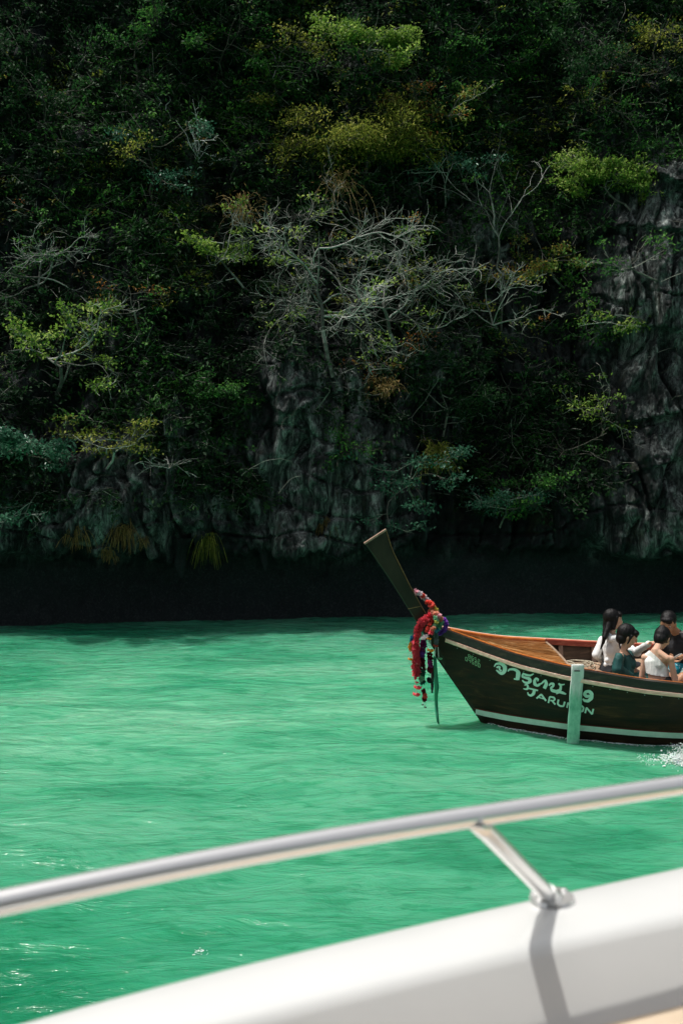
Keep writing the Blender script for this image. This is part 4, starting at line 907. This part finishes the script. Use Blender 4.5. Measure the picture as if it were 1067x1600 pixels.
def head_items(c, fr, k=1.):
    k *= HK
    q_ = lambda f, l, u: c+fr @ Vector((f*k, l*k, u*k))
    it = [('e', q_(-.005, 0, .02), (.092*k, .074*k, .095*k), fr), ('e', q_(.022, 0, -.035), (.062*k, .056*k, .072*k), fr), ('c', q_(.055, 0, -.085), q_(.03, 0, -.07), .022*k, .035*k),
          ('c', q_(.088, 0, .012), q_(.106, 0, -.020), .008*k, .013*k), ('c', q_(.078, .02, .03), q_(.078, -.02, .03), .014*k, .014*k),
          ('e', q_(.070, .035, -.02), (.02*k, .022*k, .025*k), fr), ('e', q_(.070, -.035, -.02), (.02*k, .022*k, .025*k), fr), ('e', q_(.082, 0, -.05), (.014*k, .024*k, .014*k), fr)]
    for sg in (1, -1): it += [('e', q_(-.005, sg*.077, -.005), (.018*k, .009*k, .031*k), fr @ Matrix.Rotation(R(-sg*20), 3, 'Z')), ('c', q_(-.004, sg*.072, -.02), q_(0, sg*.066, -.022), .008*k, .01*k)]
    return it
def face_parts(c, fr, root, k=1.):
    k *= HK
    q_ = lambda f, l, u: c+fr @ Vector((f*k, l*k, u*k))
    blob('lips', [('c', q_(.094, .018, -.052), q_(.099, 0, -.050), .004, .0055), ('c', q_(.094, -.018, -.052), q_(.099, 0, -.050), .004, .0055)], m_lip, root, .0025, 2)
    for sg in (1, -1):
        e = blob('eye', [('e', q_(.080, sg*.031, .012), (.010, .014, .0075), fr)], m_eyew, root, .0025, 1)
        blob('iris', [('e', q_(.087, sg*.031, .012), (.005, .006, .006), fr)], m_eye, e, .002, 1)
        blob('eyebrow', [('c', q_(.090, sg*.018, .034), q_(.080, sg*.046, .036), .0035, .0025)], m_hair, root, .0025, 1)
def hand(wrist, dir_, nrm, k=1., curl=.5, side=1):
    """palm, five separate bent fingers; dir_ points along the hand, nrm out of the palm"""
    d = Vector(dir_).normalized(); n = Vector(nrm); n = (n-d*n.dot(d)).normalized(); s = d.cross(n)*side; w_ = Vector(wrist); it = []
    for i in range(4): it.append(('c', w_+d*.012*k+s*(i-1.5)*.009*k, w_+d*.078*k+s*(i-1.5)*.0195*k, .014*k, .0105*k))
    for i, ln in enumerate((.068, .078, .072, .056)):
        b_ = w_+d*.085*k+s*(i-1.5)*.0195*k; a1 = curl*.7; a2 = curl*1.6; d1 = d*math.cos(a1)+n*math.sin(a1)+s*(i-1.5)*.05; d2 = d*math.cos(a2)+n*math.sin(a2)+s*(i-1.5)*.05
        mid = b_+d1*ln*.5*k; it += [('c', b_, mid, .0088*k, .0082*k), ('c', mid, mid+d2*ln*.48*k, .0082*k, .0068*k)]
    b_ = w_+d*.028*k-s*.026*k; md = b_+(d*.6-s*.65+n*.35).normalized()*.036*k; it += [('c', w_+d*.02*k-s*.012*k, b_, .014*k, .012*k), ('c', b_, md, .0118*k, .0098*k), ('c', md, md+(d*.85-s*.2+n*.4).normalized()*.03*k, .0095*k, .0078*k)]
    return it
Vv = lambda *a: Vector(a)

# ---- woman in the white long sleeved top (back to us, long hair)
def Q(px, py, y): return P(px, py, y)
pel = Q(958, 1046, 12.88); wg = empty('person', (pel.x, pel.y, .60), 'woman in white hooded top with long straight black hair reaching to the right', 'person')
hc = Q(958, 969, 12.86); fr = frame(12, 4); nb = Q(955, 990, 12.86); sL = Q(941, 1001, 13.0); sR = Q(970, 1002, 12.72); ch = Q(956, 1010, 12.88); wst = Q(957, 1030, 12.88)
eL, wL = Q(931, 1023, 12.95), Q(944, 1036, 13.18); eR, wR = Q(991, 1019, 12.45), Q(1013, 1006, 12.12); hR = Vv(.6, -.1, .35)
hipL, hipR = pel+Vv(-.07, .08, -.02), pel+Vv(.07, -.06, -.02); kL, kR = pel+Vv(.05, .50, -.02), pel+Vv(.40, .30, -.03); fL, fR = pel+Vv(.38, .28, -.04), pel+Vv(.12, .50, -.05)
body = head_items(hc, fr)+[('c', hc+Vv(-.01, 0, -.06), nb, .048, .05), ('c', nb, ch, .05, .1), ('c', sL, sR, .045, .045), ('c', ch, wst, .11, .10), ('c', wst, pel, .10, .13),
    ('c', sL, eL, .042, .035), ('c', eL, wL, .034, .024), ('c', sR, eR, .042, .034), ('c', eR, wR, .033, .023)]+hand(wR, (Q(1022, 1000, 12.0)-wR), (.1, -.2, -1), .95, .5)+hand(wL, (.3, .9, -.1), (0, 0, -1), .95, .4, -1)
for a, b_, c_ in ((hipL, kL, fL), (hipR, kR, fR)): body += [('c', a, b_, .078, .055), ('c', b_, c_, .052, .036), ('c', c_, c_+(c_-b_).normalized()*.0+Vv(.10, .08, .0), .032, .026)]
blob('body', body, m_skin, wg)
face_parts(hc, fr, wg)
sh = [('c', nb+Vv(0, .02, -.02), ch, .058, .115), ('c', sL, sR, .056, .056), ('c', sL*.7+sR*.3, wst, .085, .10), ('c', sL*.3+sR*.7, wst, .085, .10), ('c', ch, wst, .125, .115), ('c', wst, pel+Vv(0, 0, .04), .118, .128),
    ('c', sL, eL, .056, .050), ('c', eL, wL, .049, .036), ('c', sR, eR, .056, .046), ('c', eR, wR, .046, .034), ('e', ch+Vv(-.02, -.10, -.03), (.10, .035, .09), I3),
    ('c', eR+Vv(-.03, 0, .02), eR+Vv(.03, .0, -.01), .050, .046), ('c', wst+Vv(-.09, -.07, 0), wst+Vv(.08, -.09, .02), .03, .03), ('c', wst+Vv(-.10, -.06, -.06), wst+Vv(.07, -.10, -.05), .032, .03)]
blob('hooded_top', sh, m_white, wg, .008, 3)
blob('hood', [('c', nb+Vv(-.07, -.03, -.0), nb+Vv(-.03, -.11, -.05), .035, .045), ('c', nb+Vv(-.03, -.11, -.05), nb+Vv(.07, -.10, -.03), .045, .04), ('c', nb+Vv(.07, -.10, -.03), nb+Vv(.09, -.02, .0), .04, .03)], m_white, wg, .008, 3)
blob('trousers', [('c', pel+Vv(-.03, 0, -.0), pel+Vv(.03, 0, -.0), .142, .142), ('c', pel+Vv(0, 0, .08), pel, .12, .14), ('c', hipL, kL, .095, .07), ('c', kL, fL, .066, .045), ('c', hipR, kR, .095, .07), ('c', kR, fR, .066, .045)], m_blackp, wg, .01, 3)
hq = lambda f, l, u: hc+fr @ Vv(f*HK, l*HK, u*HK)
blob('hair', [('e', hq(-.034, 0, .036), (0.111, 0.099, 0.113), fr), ('e', hq(-.045, 0, -.03), (0.079, 0.093, 0.102), fr), ('c', hq(-.07, .03, -.03), Q(942, 1004, 12.74), .052, .022), ('c', hq(-.06, -.03, -.02), Q(944, 996, 12.72), .055, .03),
    ('c', Q(944, 996, 12.72), Q(938, 1014, 12.76), .028, .010), ('c', hq(.0, -.072, .04), hq(-.03, -.075, -.08), .026, .026), ('e', hq(.045, 0, .070), (.055, .080, .044), fr), ('c', hq(.0, .072, .04), hq(-.03, .075, -.08), .026, .026)], m_hair, wg, .006, 3)
blob('shoulder_strap', [('c', Q(968, 990, 12.66), Q(966, 1001, 12.60), .008, .012), ('c', Q(966, 1001, 12.60), Q(968, 1012, 12.60), .012, .010), ('c', Q(969, 1012, 12.60), Q(974, 1022, 12.58), .016, .014)], m_black, wg, .005, 2)

# ---- woman in the teal dress, in profile
pel = Q(974, 1066, 12.12); tg_ = empty('person', (pel.x, pel.y, .60), 'woman in dark teal dress with short black bob and glasses, seen in profile', 'person')
hc = Q(980, 995, 12.15); fr = frame(-8, 22); nb = Q(974, 1018, 12.15); sN = Q(966, 1027, 11.98); sF = Q(980, 1023, 12.34); ch = Q(977, 1034, 12.16); wst = Q(975, 1050, 12.13)
eN, wN = Q(963, 1055, 11.93), Q(977, 1070, 11.95); eF, wF = Q(990, 1046, 12.42), Q(1006, 1056, 12.3)
kN, kF = pel+Vv(.34, -.10, .02), pel+Vv(.36, .14, .03); fN, fF = pel+Vv(.18, .1, -.04), pel+Vv(.26, -.06, -.04); hN, hF = pel+Vv(0, -.08, -.02), pel+Vv(0, .08, -.02)
body = head_items(hc, fr)+[('c', hc+Vv(-.02, 0, -.05), nb, .045, .046), ('c', nb, ch, .05, .095), ('c', sN, sF, .042, .042), ('c', ch, wst, .10, .09), ('c', wst, pel, .09, .12), ('c', sN, eN, .040, .033), ('c', eN, wN, .033, .022), ('c', sF, eF, .04, .033), ('c', eF, wF, .032, .022)]
body += hand(wN, (.9, .2, -.2), (0, 0, -1), .9, .5)+hand(wF, (.9, -.2, -.2), (0, 0, -1), .9, .5, -1)
for a, b_, c_ in ((hN, kN, fN), (hF, kF, fF)): body += [('c', a, b_, .072, .052), ('c', b_, c_, .05, .034), ('c', c_, c_+Vv(-.12, 0, 0), .03, .025)]
blob('body', body, m_skin, tg_); face_parts(hc, fr, tg_)
blob('dress', [('c', sN+Vv(.01, .03, -.02), sF+Vv(.01, -.03, -.02), .050, .050), ('c', ch+Vv(-.02, 0, 0), wst, .112, .105), ('e', ch+Vv(.045, 0, -.03), (.07, .10, .07), I3), ('c', wst, pel, .108, .145), ('c', sN, sN*.35+eN*.65, .050, .060), ('c', sF, sF*.5+eF*.5, .058, .06),
    ('c', sN*.35+eN*.65+Vv(.03, 0, -.01), wst+Vv(.05, -.08, -.05), .05, .05), ('c', hN, kN, .100, .085), ('c', hF, kF, .100, .085), ('c', kN, kF, .08, .08), ('c', pel+Vv(.05, 0, 0), pel+Vv(.3, 0, .02), .12, .09)], m_teal, tg_, .008, 3)
blob('neck_strap', [('c', nb+Vv(.02, -.05, .03), nb+Vv(.07, -.055, -.03), .007, .008), ('c', nb+Vv(.07, -.055, -.03), nb+Vv(.10, -.05, -.08), .008, .008)], m_black, tg_, .004, 2)
hq = lambda f, l, u: hc+fr @ Vv(f*HK, l*HK, u*HK)
blob('hair', [('e', hq(-.032, 0, .038), (0.118, 0.102, 0.115), fr), ('e', hq(-.055, 0, -.035), (0.070, 0.093, 0.079), fr), ('e', hq(.052, 0, .070), (.056, .082, .044), fr), ('e', hq(.076, 0, .044), (.024, .055, .022), fr), ('c', hq(.03, .07, .05), hq(.02, .08, -.02), .024, .014),
    ('c', hq(-.06, -.05, -.05), hq(-.06, -.05, -.09), .035, .02), ('c', hq(-.06, .05, -.05), hq(-.06, .05, -.09), .035, .02), ('c', hq(.02, -.082, .03), hq(.012, -.082, -.06), .018, .010)], m_hair, tg_, .006, 3)
gl = []
for sg in (1, -1):
    ring = [hq(.100+.0*math.cos(t), sg*.032+.021*math.cos(t), .010+.018*math.sin(t)) for t in np.linspace(0, 2*math.pi, 13)]
    gl += [('c', ring[i], ring[i+1], .0022, .0022) for i in range(12)]; gl.append(('c', hq(.098, sg*.053, .014), hq(.0, sg*.082, .012), .0022, .0022))
gl.append(('c', hq(.102, -.011, .012), hq(.102, .011, .012), .0022, .0022))
gg = blob('glasses', gl, mat('gold_wire', (.5,.38,.2), .3, .9), None, .0018, 1)
gg.parent = tg_; gg.matrix_parent_inverse = WM(tg_).inverted()

# ---- woman in the white one shoulder top, back to us
pel = Q(1030, 1080, 11.80); ow = empty('person', (pel.x, pel.y, .58), 'woman with bare back in white one-shoulder top, hair pinned up, head bowed', 'person')
hc = Q(1034, 997, 11.98); fr = frame(48, 32); nb = Q(1024, 1017, 11.84); sL = Q(1007, 1027, 11.90); sR = Q(1047, 1030, 11.74); ch = Q(1026, 1037, 11.84); wst = Q(1027, 1060, 11.80)
eL, wL = Q(1002, 1057, 11.92), Q(1014, 1064, 12.15); eR, wR = Q(1054, 1064, 11.72), Q(1056, 1058, 11.98)
body = head_items(hc, fr)+[('c', hc+Vv(-.03, -.03, -.05), nb, .046, .05), ('c', nb, ch, .055, .10), ('c', sL, sR, .046, .046), ('c', nb+Vv(0, 0, .005), sL+Vv(.04, 0, .01), .045, .04), ('c', nb+Vv(0, 0, .005), sR+Vv(-.04, 0, .01), .045, .04),
    ('c', ch+Vv(-.05, 0, -.0), wst+Vv(-.03, 0, 0), .085, .08), ('c', ch+Vv(.05, 0, -.0), wst+Vv(.03, 0, 0), .085, .08), ('c', wst+Vv(-.03, 0, 0), pel+Vv(-.05, 0, 0), .082, .11), ('c', wst+Vv(.03, 0, 0), pel+Vv(.05, 0, 0), .082, .11),
    ('c', sL, eL, .041, .034), ('c', eL, wL, .034, .023), ('c', sR, eR, .041, .036), ('c', eR, wR, .035, .023)]
body += hand(wL, (.3, .9, -.1), (0, 0, -1), .95, .5, -1)+hand(wR, (-.3, .9, -.1), (0, 0, -1), .95, .5)
hL, hR_ = pel+Vv(-.08, .02, -.02), pel+Vv(.08, -.0, -.02); kL, kR = pel+Vv(-.02, .42, .0), pel+Vv(.36, .22, .0); fL, fR = pel+Vv(.28, .22, -.04), pel+Vv(.06, .36, -.05)
for a, b_, c_ in ((hL, kL, fL), (hR_, kR, fR)): body += [('c', a, b_, .08, .056), ('c', b_, c_, .053, .036), ('c', c_, c_+Vv(.08, .1, 0), .031, .026)]
blob('body', body, m_skin, ow); face_parts(hc, fr, ow)
# top: band round the chest and one broad strap over her left shoulder
tp_ = blob('one_shoulder_top', [('c', nb+Vv(0, 0, -.01), ch, .065, .112), ('c', sL+Vv(.03, 0, -.004), sR+Vv(-.03, 0, -.004), .054, .054), ('c', nb+Vv(0, 0, .0), sL+Vv(.04, 0, .0), .05, .050), ('c', ch+Vv(-.05, 0, -.0), wst+Vv(-.03, 0, 0), .097, .092), ('c', ch+Vv(.05, 0, -.0), wst+Vv(.03, 0, 0), .097, .092)], m_top, ow, .007, 3)
bm = bmesh.new(); bm.from_mesh(tp_.data)
pA, pB = Q(1012, 1013, 11.8), Q(1048, 1050, 11.75); dAB = (pB-pA); n1_ = Vector((-dAB.z, 0, dAB.x)).normalized()
bmesh.ops.bisect_plane(bm, geom=bm.verts[:]+bm.edges[:]+bm.faces[:], plane_co=pA, plane_no=n1_, clear_outer=True)
pC, pD = Q(1008, 1053, 11.75), Q(1047, 1058, 11.75); dCD = pD-pC; n2_ = Vector((dCD.z, 0, -dCD.x)).normalized()
bmesh.ops.bisect_plane(bm, geom=bm.verts[:]+bm.edges[:]+bm.faces[:], plane_co=pC, plane_no=n2_, clear_outer=True)
bmesh.ops.bisect_plane(bm, geom=bm.verts[:]+bm.edges[:]+bm.faces[:], plane_co=Q(1004, 1030, 11.9), plane_no=Vector((-1, 0, .25)), clear_outer=True)
bm.to_mesh(tp_.data); bm.free(); sd_ = tp_.modifiers.new('thick', 'SOLIDIFY'); sd_.thickness = .004; sd_.offset = 1
blob('shorts', [('c', pel+Vv(-.05, 0, .01), pel+Vv(.06, 0, -.01), .126, .126), ('c', hL, hL*.5+kL*.5, .098, .088), ('c', hR_, hR_*.5+kR*.5, .098, .088)], m_denim, ow, .009, 3)
blob('belt', [('c', pel+Vv(-.05, 0, .10), pel+Vv(.06, 0, .095), .105, .105)], m_blackp, ow, .01, 2)
hq = lambda f, l, u: hc+fr @ Vv(f*HK, l*HK, u*HK)
blob('hair', [('e', hq(-.014, 0, .028), (0.113, 0.097, 0.113), fr), ('e', hq(-.05, 0, -.02), (0.068, 0.084, 0.084), fr), ('c', hq(-.07, 0, -.05), hq(-.052, 0, -.10), .035, .018), ('e', hq(-.055, 0, .09), (0.045, 0.051, 0.041), fr), ('c', hq(.03, -.07, .04), hq(.02, -.076, .0), .02, .014)], m_hair, ow, .006, 3)

# ---- man in the black tee, head bowed over a phone
pel = Q(1072, 1044, 13.02); mn = empty('person', (pel.x, pel.y, .60), 'man in black short sleeved shirt looking down at a phone', 'person')
hc = Q(1043, 975, 12.82); fr = frame(-118, 20); nb = Q(1057, 990, 12.98); sL_ = Q(1030, 1003, 13.14); sR_ = Q(1086, 1004, 12.86); ch = Q(1060, 1010, 13.0); wst = Q(1066, 1028, 13.02)
eI, wI = Q(1076, 1024, 12.62), Q(1061, 1027, 12.42); eO, wO = Q(1026, 1026, 13.0), Q(1046, 1031, 12.62)
body = head_items(hc, fr, 1.05)+[('c', hc+Vv(.04, .05, -.03), nb, .055, .06), ('c', nb, ch, .06, .12), ('c', sL_, sR_, .055, .055), ('c', ch, wst, .13, .115), ('c', wst, pel, .115, .13), ('c', sL_, eO, .05, .04), ('c', eO, wO, .04, .027), ('c', sR_, eI, .05, .04), ('c', eI, wI, .040, .027)]
body += hand(wI, (-.85, -.25, -.05), (0, 0, 1), 1.05, .9)+hand(wO, (.7, -.5, -.1), (0, 0, 1), 1.05, .6, -1)
hA, hB = pel+Vv(-.07, -.05, -.02), pel+Vv(.1, -.04, -.02); kA, kB = Q(1028, 1052, 12.55), Q(1066, 1058, 12.18); fA, fB = Q(1068, 1062, 12.5), Q(1049, 1071, 12.10)
for a, b_, c_ in ((hA, kA, fA), (hB, kB, fB)): body += [('c', a, b_, .085, .058), ('c', b_, c_, .054, .038), ('c', c_, c_+Vv(-.07, .10, -.01), .034, .028)]
blob('body', body, m_skin2, mn); face_parts(hc, fr, mn, 1.05)
blob('black_shirt', [('c', sL_, sR_, .072, .072), ('c', nb+Vv(0, .01, -.012), ch, .074, .13), ('c', nb+Vv(0, .0, -.02), sL_, .06, .06), ('c', nb+Vv(0, .0, -.02), sR_, .06, .06), ('c', sL_*.75+ch*.25, wst, .10, .115), ('c', sR_*.75+ch*.25, wst, .10, .115), ('c', ch, wst, .145, .14), ('c', wst, pel, .14, .145), ('c', sL_, sL_*.45+eO*.55, .070, .066), ('c', sR_, sR_*.45+eI*.55, .070, .066)], m_black, mn, .009, 3)
blob('patterned_shorts', [('c', hA, pel, .12, .12), ('c', hA, hA*.25+kA*.75, .11, .095), ('c', hB, hB*.42+kB*.58, .11, .092)], m_shorts, mn, .009, 3)
blob('mint_hem', [('c', hB*.45+kB*.55, hB*.22+kB*.78, .094, .080)], m_mintsh, mn, .009, 2)
hq = lambda f, l, u: hc+fr @ Vv(f*1.05*HK, l*1.05*HK, u*1.05*HK)
blob('hair', [('e', hq(-.036, 0, .040), (0.120, 0.106, 0.118), fr), ('e', hq(-.05, 0, -.02), (0.068, 0.090, 0.081), fr), ('e', hq(.048, 0, .078), (.058, .078, .040), fr), ('e', hq(.066, .02, .058), (.030, .045, .024), fr)], m_hair, mn, .006, 2)
lo_ = Q(1063, 986, 12.86)
bm = bmesh.new()
for i, (dx, h0, h1) in enumerate(((-.022, .0, .012), (-.006, .0, .022), (.010, .0, .032))):
    y_ = lo_.y-.012
    vs_ = [bm.verts.new((lo_.x+dx+a, y_-.02, lo_.z+b_-.02)) for a, b_ in ((0, 0), (.013, 0), (.004, h1), (-.007, h1))]; f_ = bm.faces.new(vs_)
    e_ = bmesh.ops.extrude_face_region(bm, geom=[f_]); [setattr(v_.co, 'y', v_.co.y+.004) for v_ in e_['geom'] if isinstance(v_, bmesh.types.BMVert)]
me = bpy.data.meshes.new('logo'); bm.to_mesh(me); bm.free(); link('logo', me, m_logo, mn)
# phone in his hand
ph = Q(1056, 1027, 12.30); bm = bmesh.new(); bmesh.ops.create_cube(bm, size=1, matrix=Matrix.Translation(ph+Vv(0, 0, .01)) @ Matrix.Rotation(R(35), 4, 'Z') @ Matrix.Rotation(R(-35), 4, 'X') @ Matrix.Diagonal((.072, .145, .009, 1)))
bmesh.ops.bevel(bm, geom=list(bm.edges), offset=.003, segments=2, affect='EDGES'); me = bpy.data.meshes.new('phone'); bm.to_mesh(me); bm.free()
tag(link('mobile_phone', me, m_phone), 'white mobile phone held in the hand of the man in black', 'phone')

# ================================================================ SPLASH
m_foam = mat('foam', (.80,.86,.84), .45); N(m_foam).b.inputs['Subsurface Weight'].default_value = .2
bm = bmesh.new(); rg = random.Random(5); sc_ = PZ(1050, 1192, .0)
for i in range(2600):
    u = rg.random(); a = rg.gauss(0, 1); x = sc_.x+.18+rg.gauss(0, .13)+(.12 if u > .6 else 0); y = sc_.y+rg.gauss(0, .09); hh = math.exp(-((x-sc_.x-.14)/.22)**2)*.17; z = rg.random()**1.8*hh+.0
    r_ = rg.uniform(.002, .008)*(1.6 if z < .05 else .7); bmesh.ops.create_icosphere(bm, subdivisions=1, radius=r_, matrix=Matrix.Translation((x, y, z+.02)) @ Matrix.Diagonal((rg.uniform(.8, 1.9), 1, rg.uniform(.5, 1.1), 1)))
for i in range(120):
    x = sc_.x-.02-rg.random()*.35; y = sc_.y+rg.gauss(0, .12); bmesh.ops.create_icosphere(bm, subdivisions=1, radius=rg.uniform(.002, .006), matrix=Matrix.Translation((x, y, .02+rg.random()*.03)))
me = bpy.data.meshes.new('splash'); bm.to_mesh(me); bm.free(); me.shade_smooth()
tag(link('splash_foam', me, m_foam), 'white splash of foam in the water beside the longtail boat', 'splash', kind='stuff')
bm = bmesh.new()
for i in range(900):       # thin line of bubbles where the hull meets the sea
    s = .05+rg.random()**1.0*3.6; yb_ = -(float(hull(s, .03))+abs(rg.gauss(0, .035))); p = BM @ Vector((s, yb_, 0)); bmesh.ops.create_icosphere(bm, subdivisions=1, radius=rg.uniform(.002, .007), matrix=Matrix.Translation((p.x, p.y, float(wave(np.array(p.x), np.array(p.y)))+.003)) @ Matrix.Diagonal((2, 1, .5, 1)))
for i in range(26):
    p = PZ(311+rg.gauss(0, 7), 1497+rg.gauss(0, 5), 0); bmesh.ops.create_icosphere(bm, subdivisions=1, radius=rg.uniform(.002, .006), matrix=Matrix.Translation((p.x, p.y, float(wave(np.array(p.x), np.array(p.y)))+.004)) @ Matrix.Diagonal((1.5, 1, .5, 1)))
me = bpy.data.meshes.new('bubbles'); bm.to_mesh(me); bm.free(); me.shade_smooth()
tag(link('foam', me, m_foam), 'small bubbles of foam along the hull and on the near water', 'foam', kind='stuff')

# ================================================================ OUR OWN BOAT
m_gel = noisy('white_gelcoat', (.60,.61,.60), (.65,.655,.645), 2, .32, bump=.03, coat=.3); m_steel = mat('polished_steel', (.96,.955,.94), .20, .70)
k = N(m_steel); k.l(k.bump(k.noise(k.coords((1,1,1)), 60, 3), .03, .001), k.b.inputs['Normal'])
m_cush = noisy('beige_vinyl', (.46,.36,.25), (.56,.45,.33), 6, .6, bump=.2)
sb = empty('speedboat', (0, 1.6, 2.7), 'white speedboat gunwale with polished steel rail in front of the camera', 'boat')
ZD = 2.745
outer = [PZ(a, b_, ZD) for a, b_ in ((20,1597), (260,1528), (530,1468), (830,1402), (1067,1352))]
inner = [PZ(a, b_, ZD) for a, b_ in ((370,1597), (560,1548), (720,1508), (900,1467), (1067,1433))]
def extend(pts, n0=5, n1=5, st=.35):
    a = pts[0]-pts[1]; a.normalize(); b_ = pts[-1]-pts[-2]; b_.normalize()
    return [pts[0]+a*st*i for i in range(n0, 0, -1)]+pts+[pts[-1]+b_*st*i for i in range(1, n1+1)]
def dens(pts, n=60):
    pts = np.array([tuple(p) for p in pts]); d = np.r_[0, np.cumsum(np.linalg.norm(np.diff(pts, axis=0), axis=1))]; u = np.linspace(0, d[-1], n)
    q_ = np.stack([np.interp(u, d, pts[:, i]) for i in range(3)], 1)
    for _ in range(12): c_ = q_.copy(); c_[1:-1] = (q_[:-2]+2*q_[1:-1]+q_[2:])/4; q_ = c_
    return q_
O_, I_ = dens(extend(outer)), dens(extend(inner)); V = []; n = 60
dn = O_-I_; dn[:, 2] = 0; dn /= np.linalg.norm(dn, axis=1)[:, None]
prof = []
for i in range(n):
    o, a, d = O_[i], I_[i], dn[i]; ring = []
    z_ = np.array([0, 0, 1.])
    ring += [o-d*.9-z_*3.2, o-d*.25-z_*2.4, o+d*.02-z_*.35, o+d*.018-z_*.03, o+d*.008-z_*.008, o-d*.012]
    ring += [a*.5+o*.5+z_*.004, a+d*.02, a+d*.006-z_*.004, a-d*.004-z_*.014, a-d*.058-z_*.100]
    V += ring; kf = len(ring)
Fq = [[i*kf+j, i*kf+j+1, (i+1)*kf+j+1, (i+1)*kf+j] for i in range(n-1) for j in range(kf-1)]
me = npmesh('gunwale', V, np.array(Fq)); bm = bmesh.new(); bm.from_mesh(me); bmesh.ops.recalc_face_normals(bm, faces=bm.faces); bm.to_mesh(me); bm.free()
link('gunwale', me, m_gel, sb)
V = []
for i in range(n):
    a, d = I_[i], dn[i]; z_ = np.array([0, 0, 1.]); V += [a-d*.056-z_*.15, a-d*.057-z_*.091, a-d*.085-z_*.080, a-d*.5-z_*.095, a-d*.6-z_*.13, a-d*.6-z_*.4]
kf = 6; Fq = [[i*kf+j, i*kf+j+1, (i+1)*kf+j+1, (i+1)*kf+j] for i in range(n-1) for j in range(kf-1)]
me = npmesh('seat_cushion', V, np.array(Fq)); link('seat_cushion', me, m_cush, sb)
ZR = 2.935
rail = dens(extend([PZ(a, b_, ZR) for a, b_ in ((0,1411), (250,1358), (500,1313), (740,1276), (1067,1226))], 4, 4), 70)
rl = tubepath('handrail', rail, .0135, 20, m=m_steel, parent=sb)
t0, t1 = PZ(738, 1279, ZR), PZ(862, 1404, ZD+.004)
tubepath('stanchion', [t0.lerp(t1, i/8) for i in range(9)], .0125, 16, m=m_steel, parent=sb)
bm = bmesh.new(); bmesh.ops.create_cone(bm, cap_ends=True, segments=28, radius1=.034, radius2=.032, depth=.006, matrix=Matrix.Translation((t1.x, t1.y, ZD+.006)))
me = bpy.data.meshes.new('base_plate'); bm.to_mesh(me); bm.free(); bp_ = link('base_plate', me, m_steel, sb)
bm = bmesh.new(); dd_ = (t0-t1).normalized(); bmesh.ops.create_cone(bm, cap_ends=True, segments=24, radius1=.017, radius2=.0145, depth=.02, matrix=Matrix.Translation(t1+dd_*.012) @ dd_.to_track_quat('Z', 'Y').to_matrix().to_4x4())
me = bpy.data.meshes.new('socket'); bm.to_mesh(me); bm.free(); me.shade_smooth(); smoothang(me, 40); link('socket', me, m_steel, sb)
for a in (0.6, 2.7, 4.8):
    bm = bmesh.new(); bmesh.ops.create_uvsphere(bm, u_segments=10, v_segments=6, radius=.0045, matrix=Matrix.Translation((t1.x+.026*math.cos(a), t1.y+.026*math.sin(a), ZD+.009)))
    me = bpy.data.meshes.new('screw'); bm.to_mesh(me); bm.free(); link('screw', me, m_steel, bp_)

# unseen dark cabin added behind the viewer to darken the rail's reflection
m_added_cab = noisy('added_dark_cabin', (.02,.022,.025), (.035,.038,.04), 3, .5)
for nm, (x0, x1, y0, y1, z0, z1), mm_ in (('added_cabin_front', (-2.2, 2.4, -1.35, -1.25, 2.0, 4.3), m_added_cab), ('added_cabin_side', (-2.2, -2.1, -4.2, -1.35, 2.0, 4.3), m_added_cab), ('added_cabin_wall', (2.3, 2.4, -4.2, -1.35, 2.0, 4.3), m_added_cab)):
    bb_ = bbox(nm, x0, x1, y0, y1, z0, z1, mm_, sb, .01); bb_.matrix_parent_inverse = WM(sb).inverted()
bb_ = bbox('added_cabin_roof', -2.3, 2.5, -4.3, -1.1, 4.302, 4.38, m_gel, sb, .02); bb_.matrix_parent_inverse = WM(sb).inverted()
bb_ = bbox('cockpit_floor', -2.2, 2.4, -4.2, .3, 1.9, 1.96, m_gel, sb, .01); bb_.matrix_parent_inverse = WM(sb).inverted()
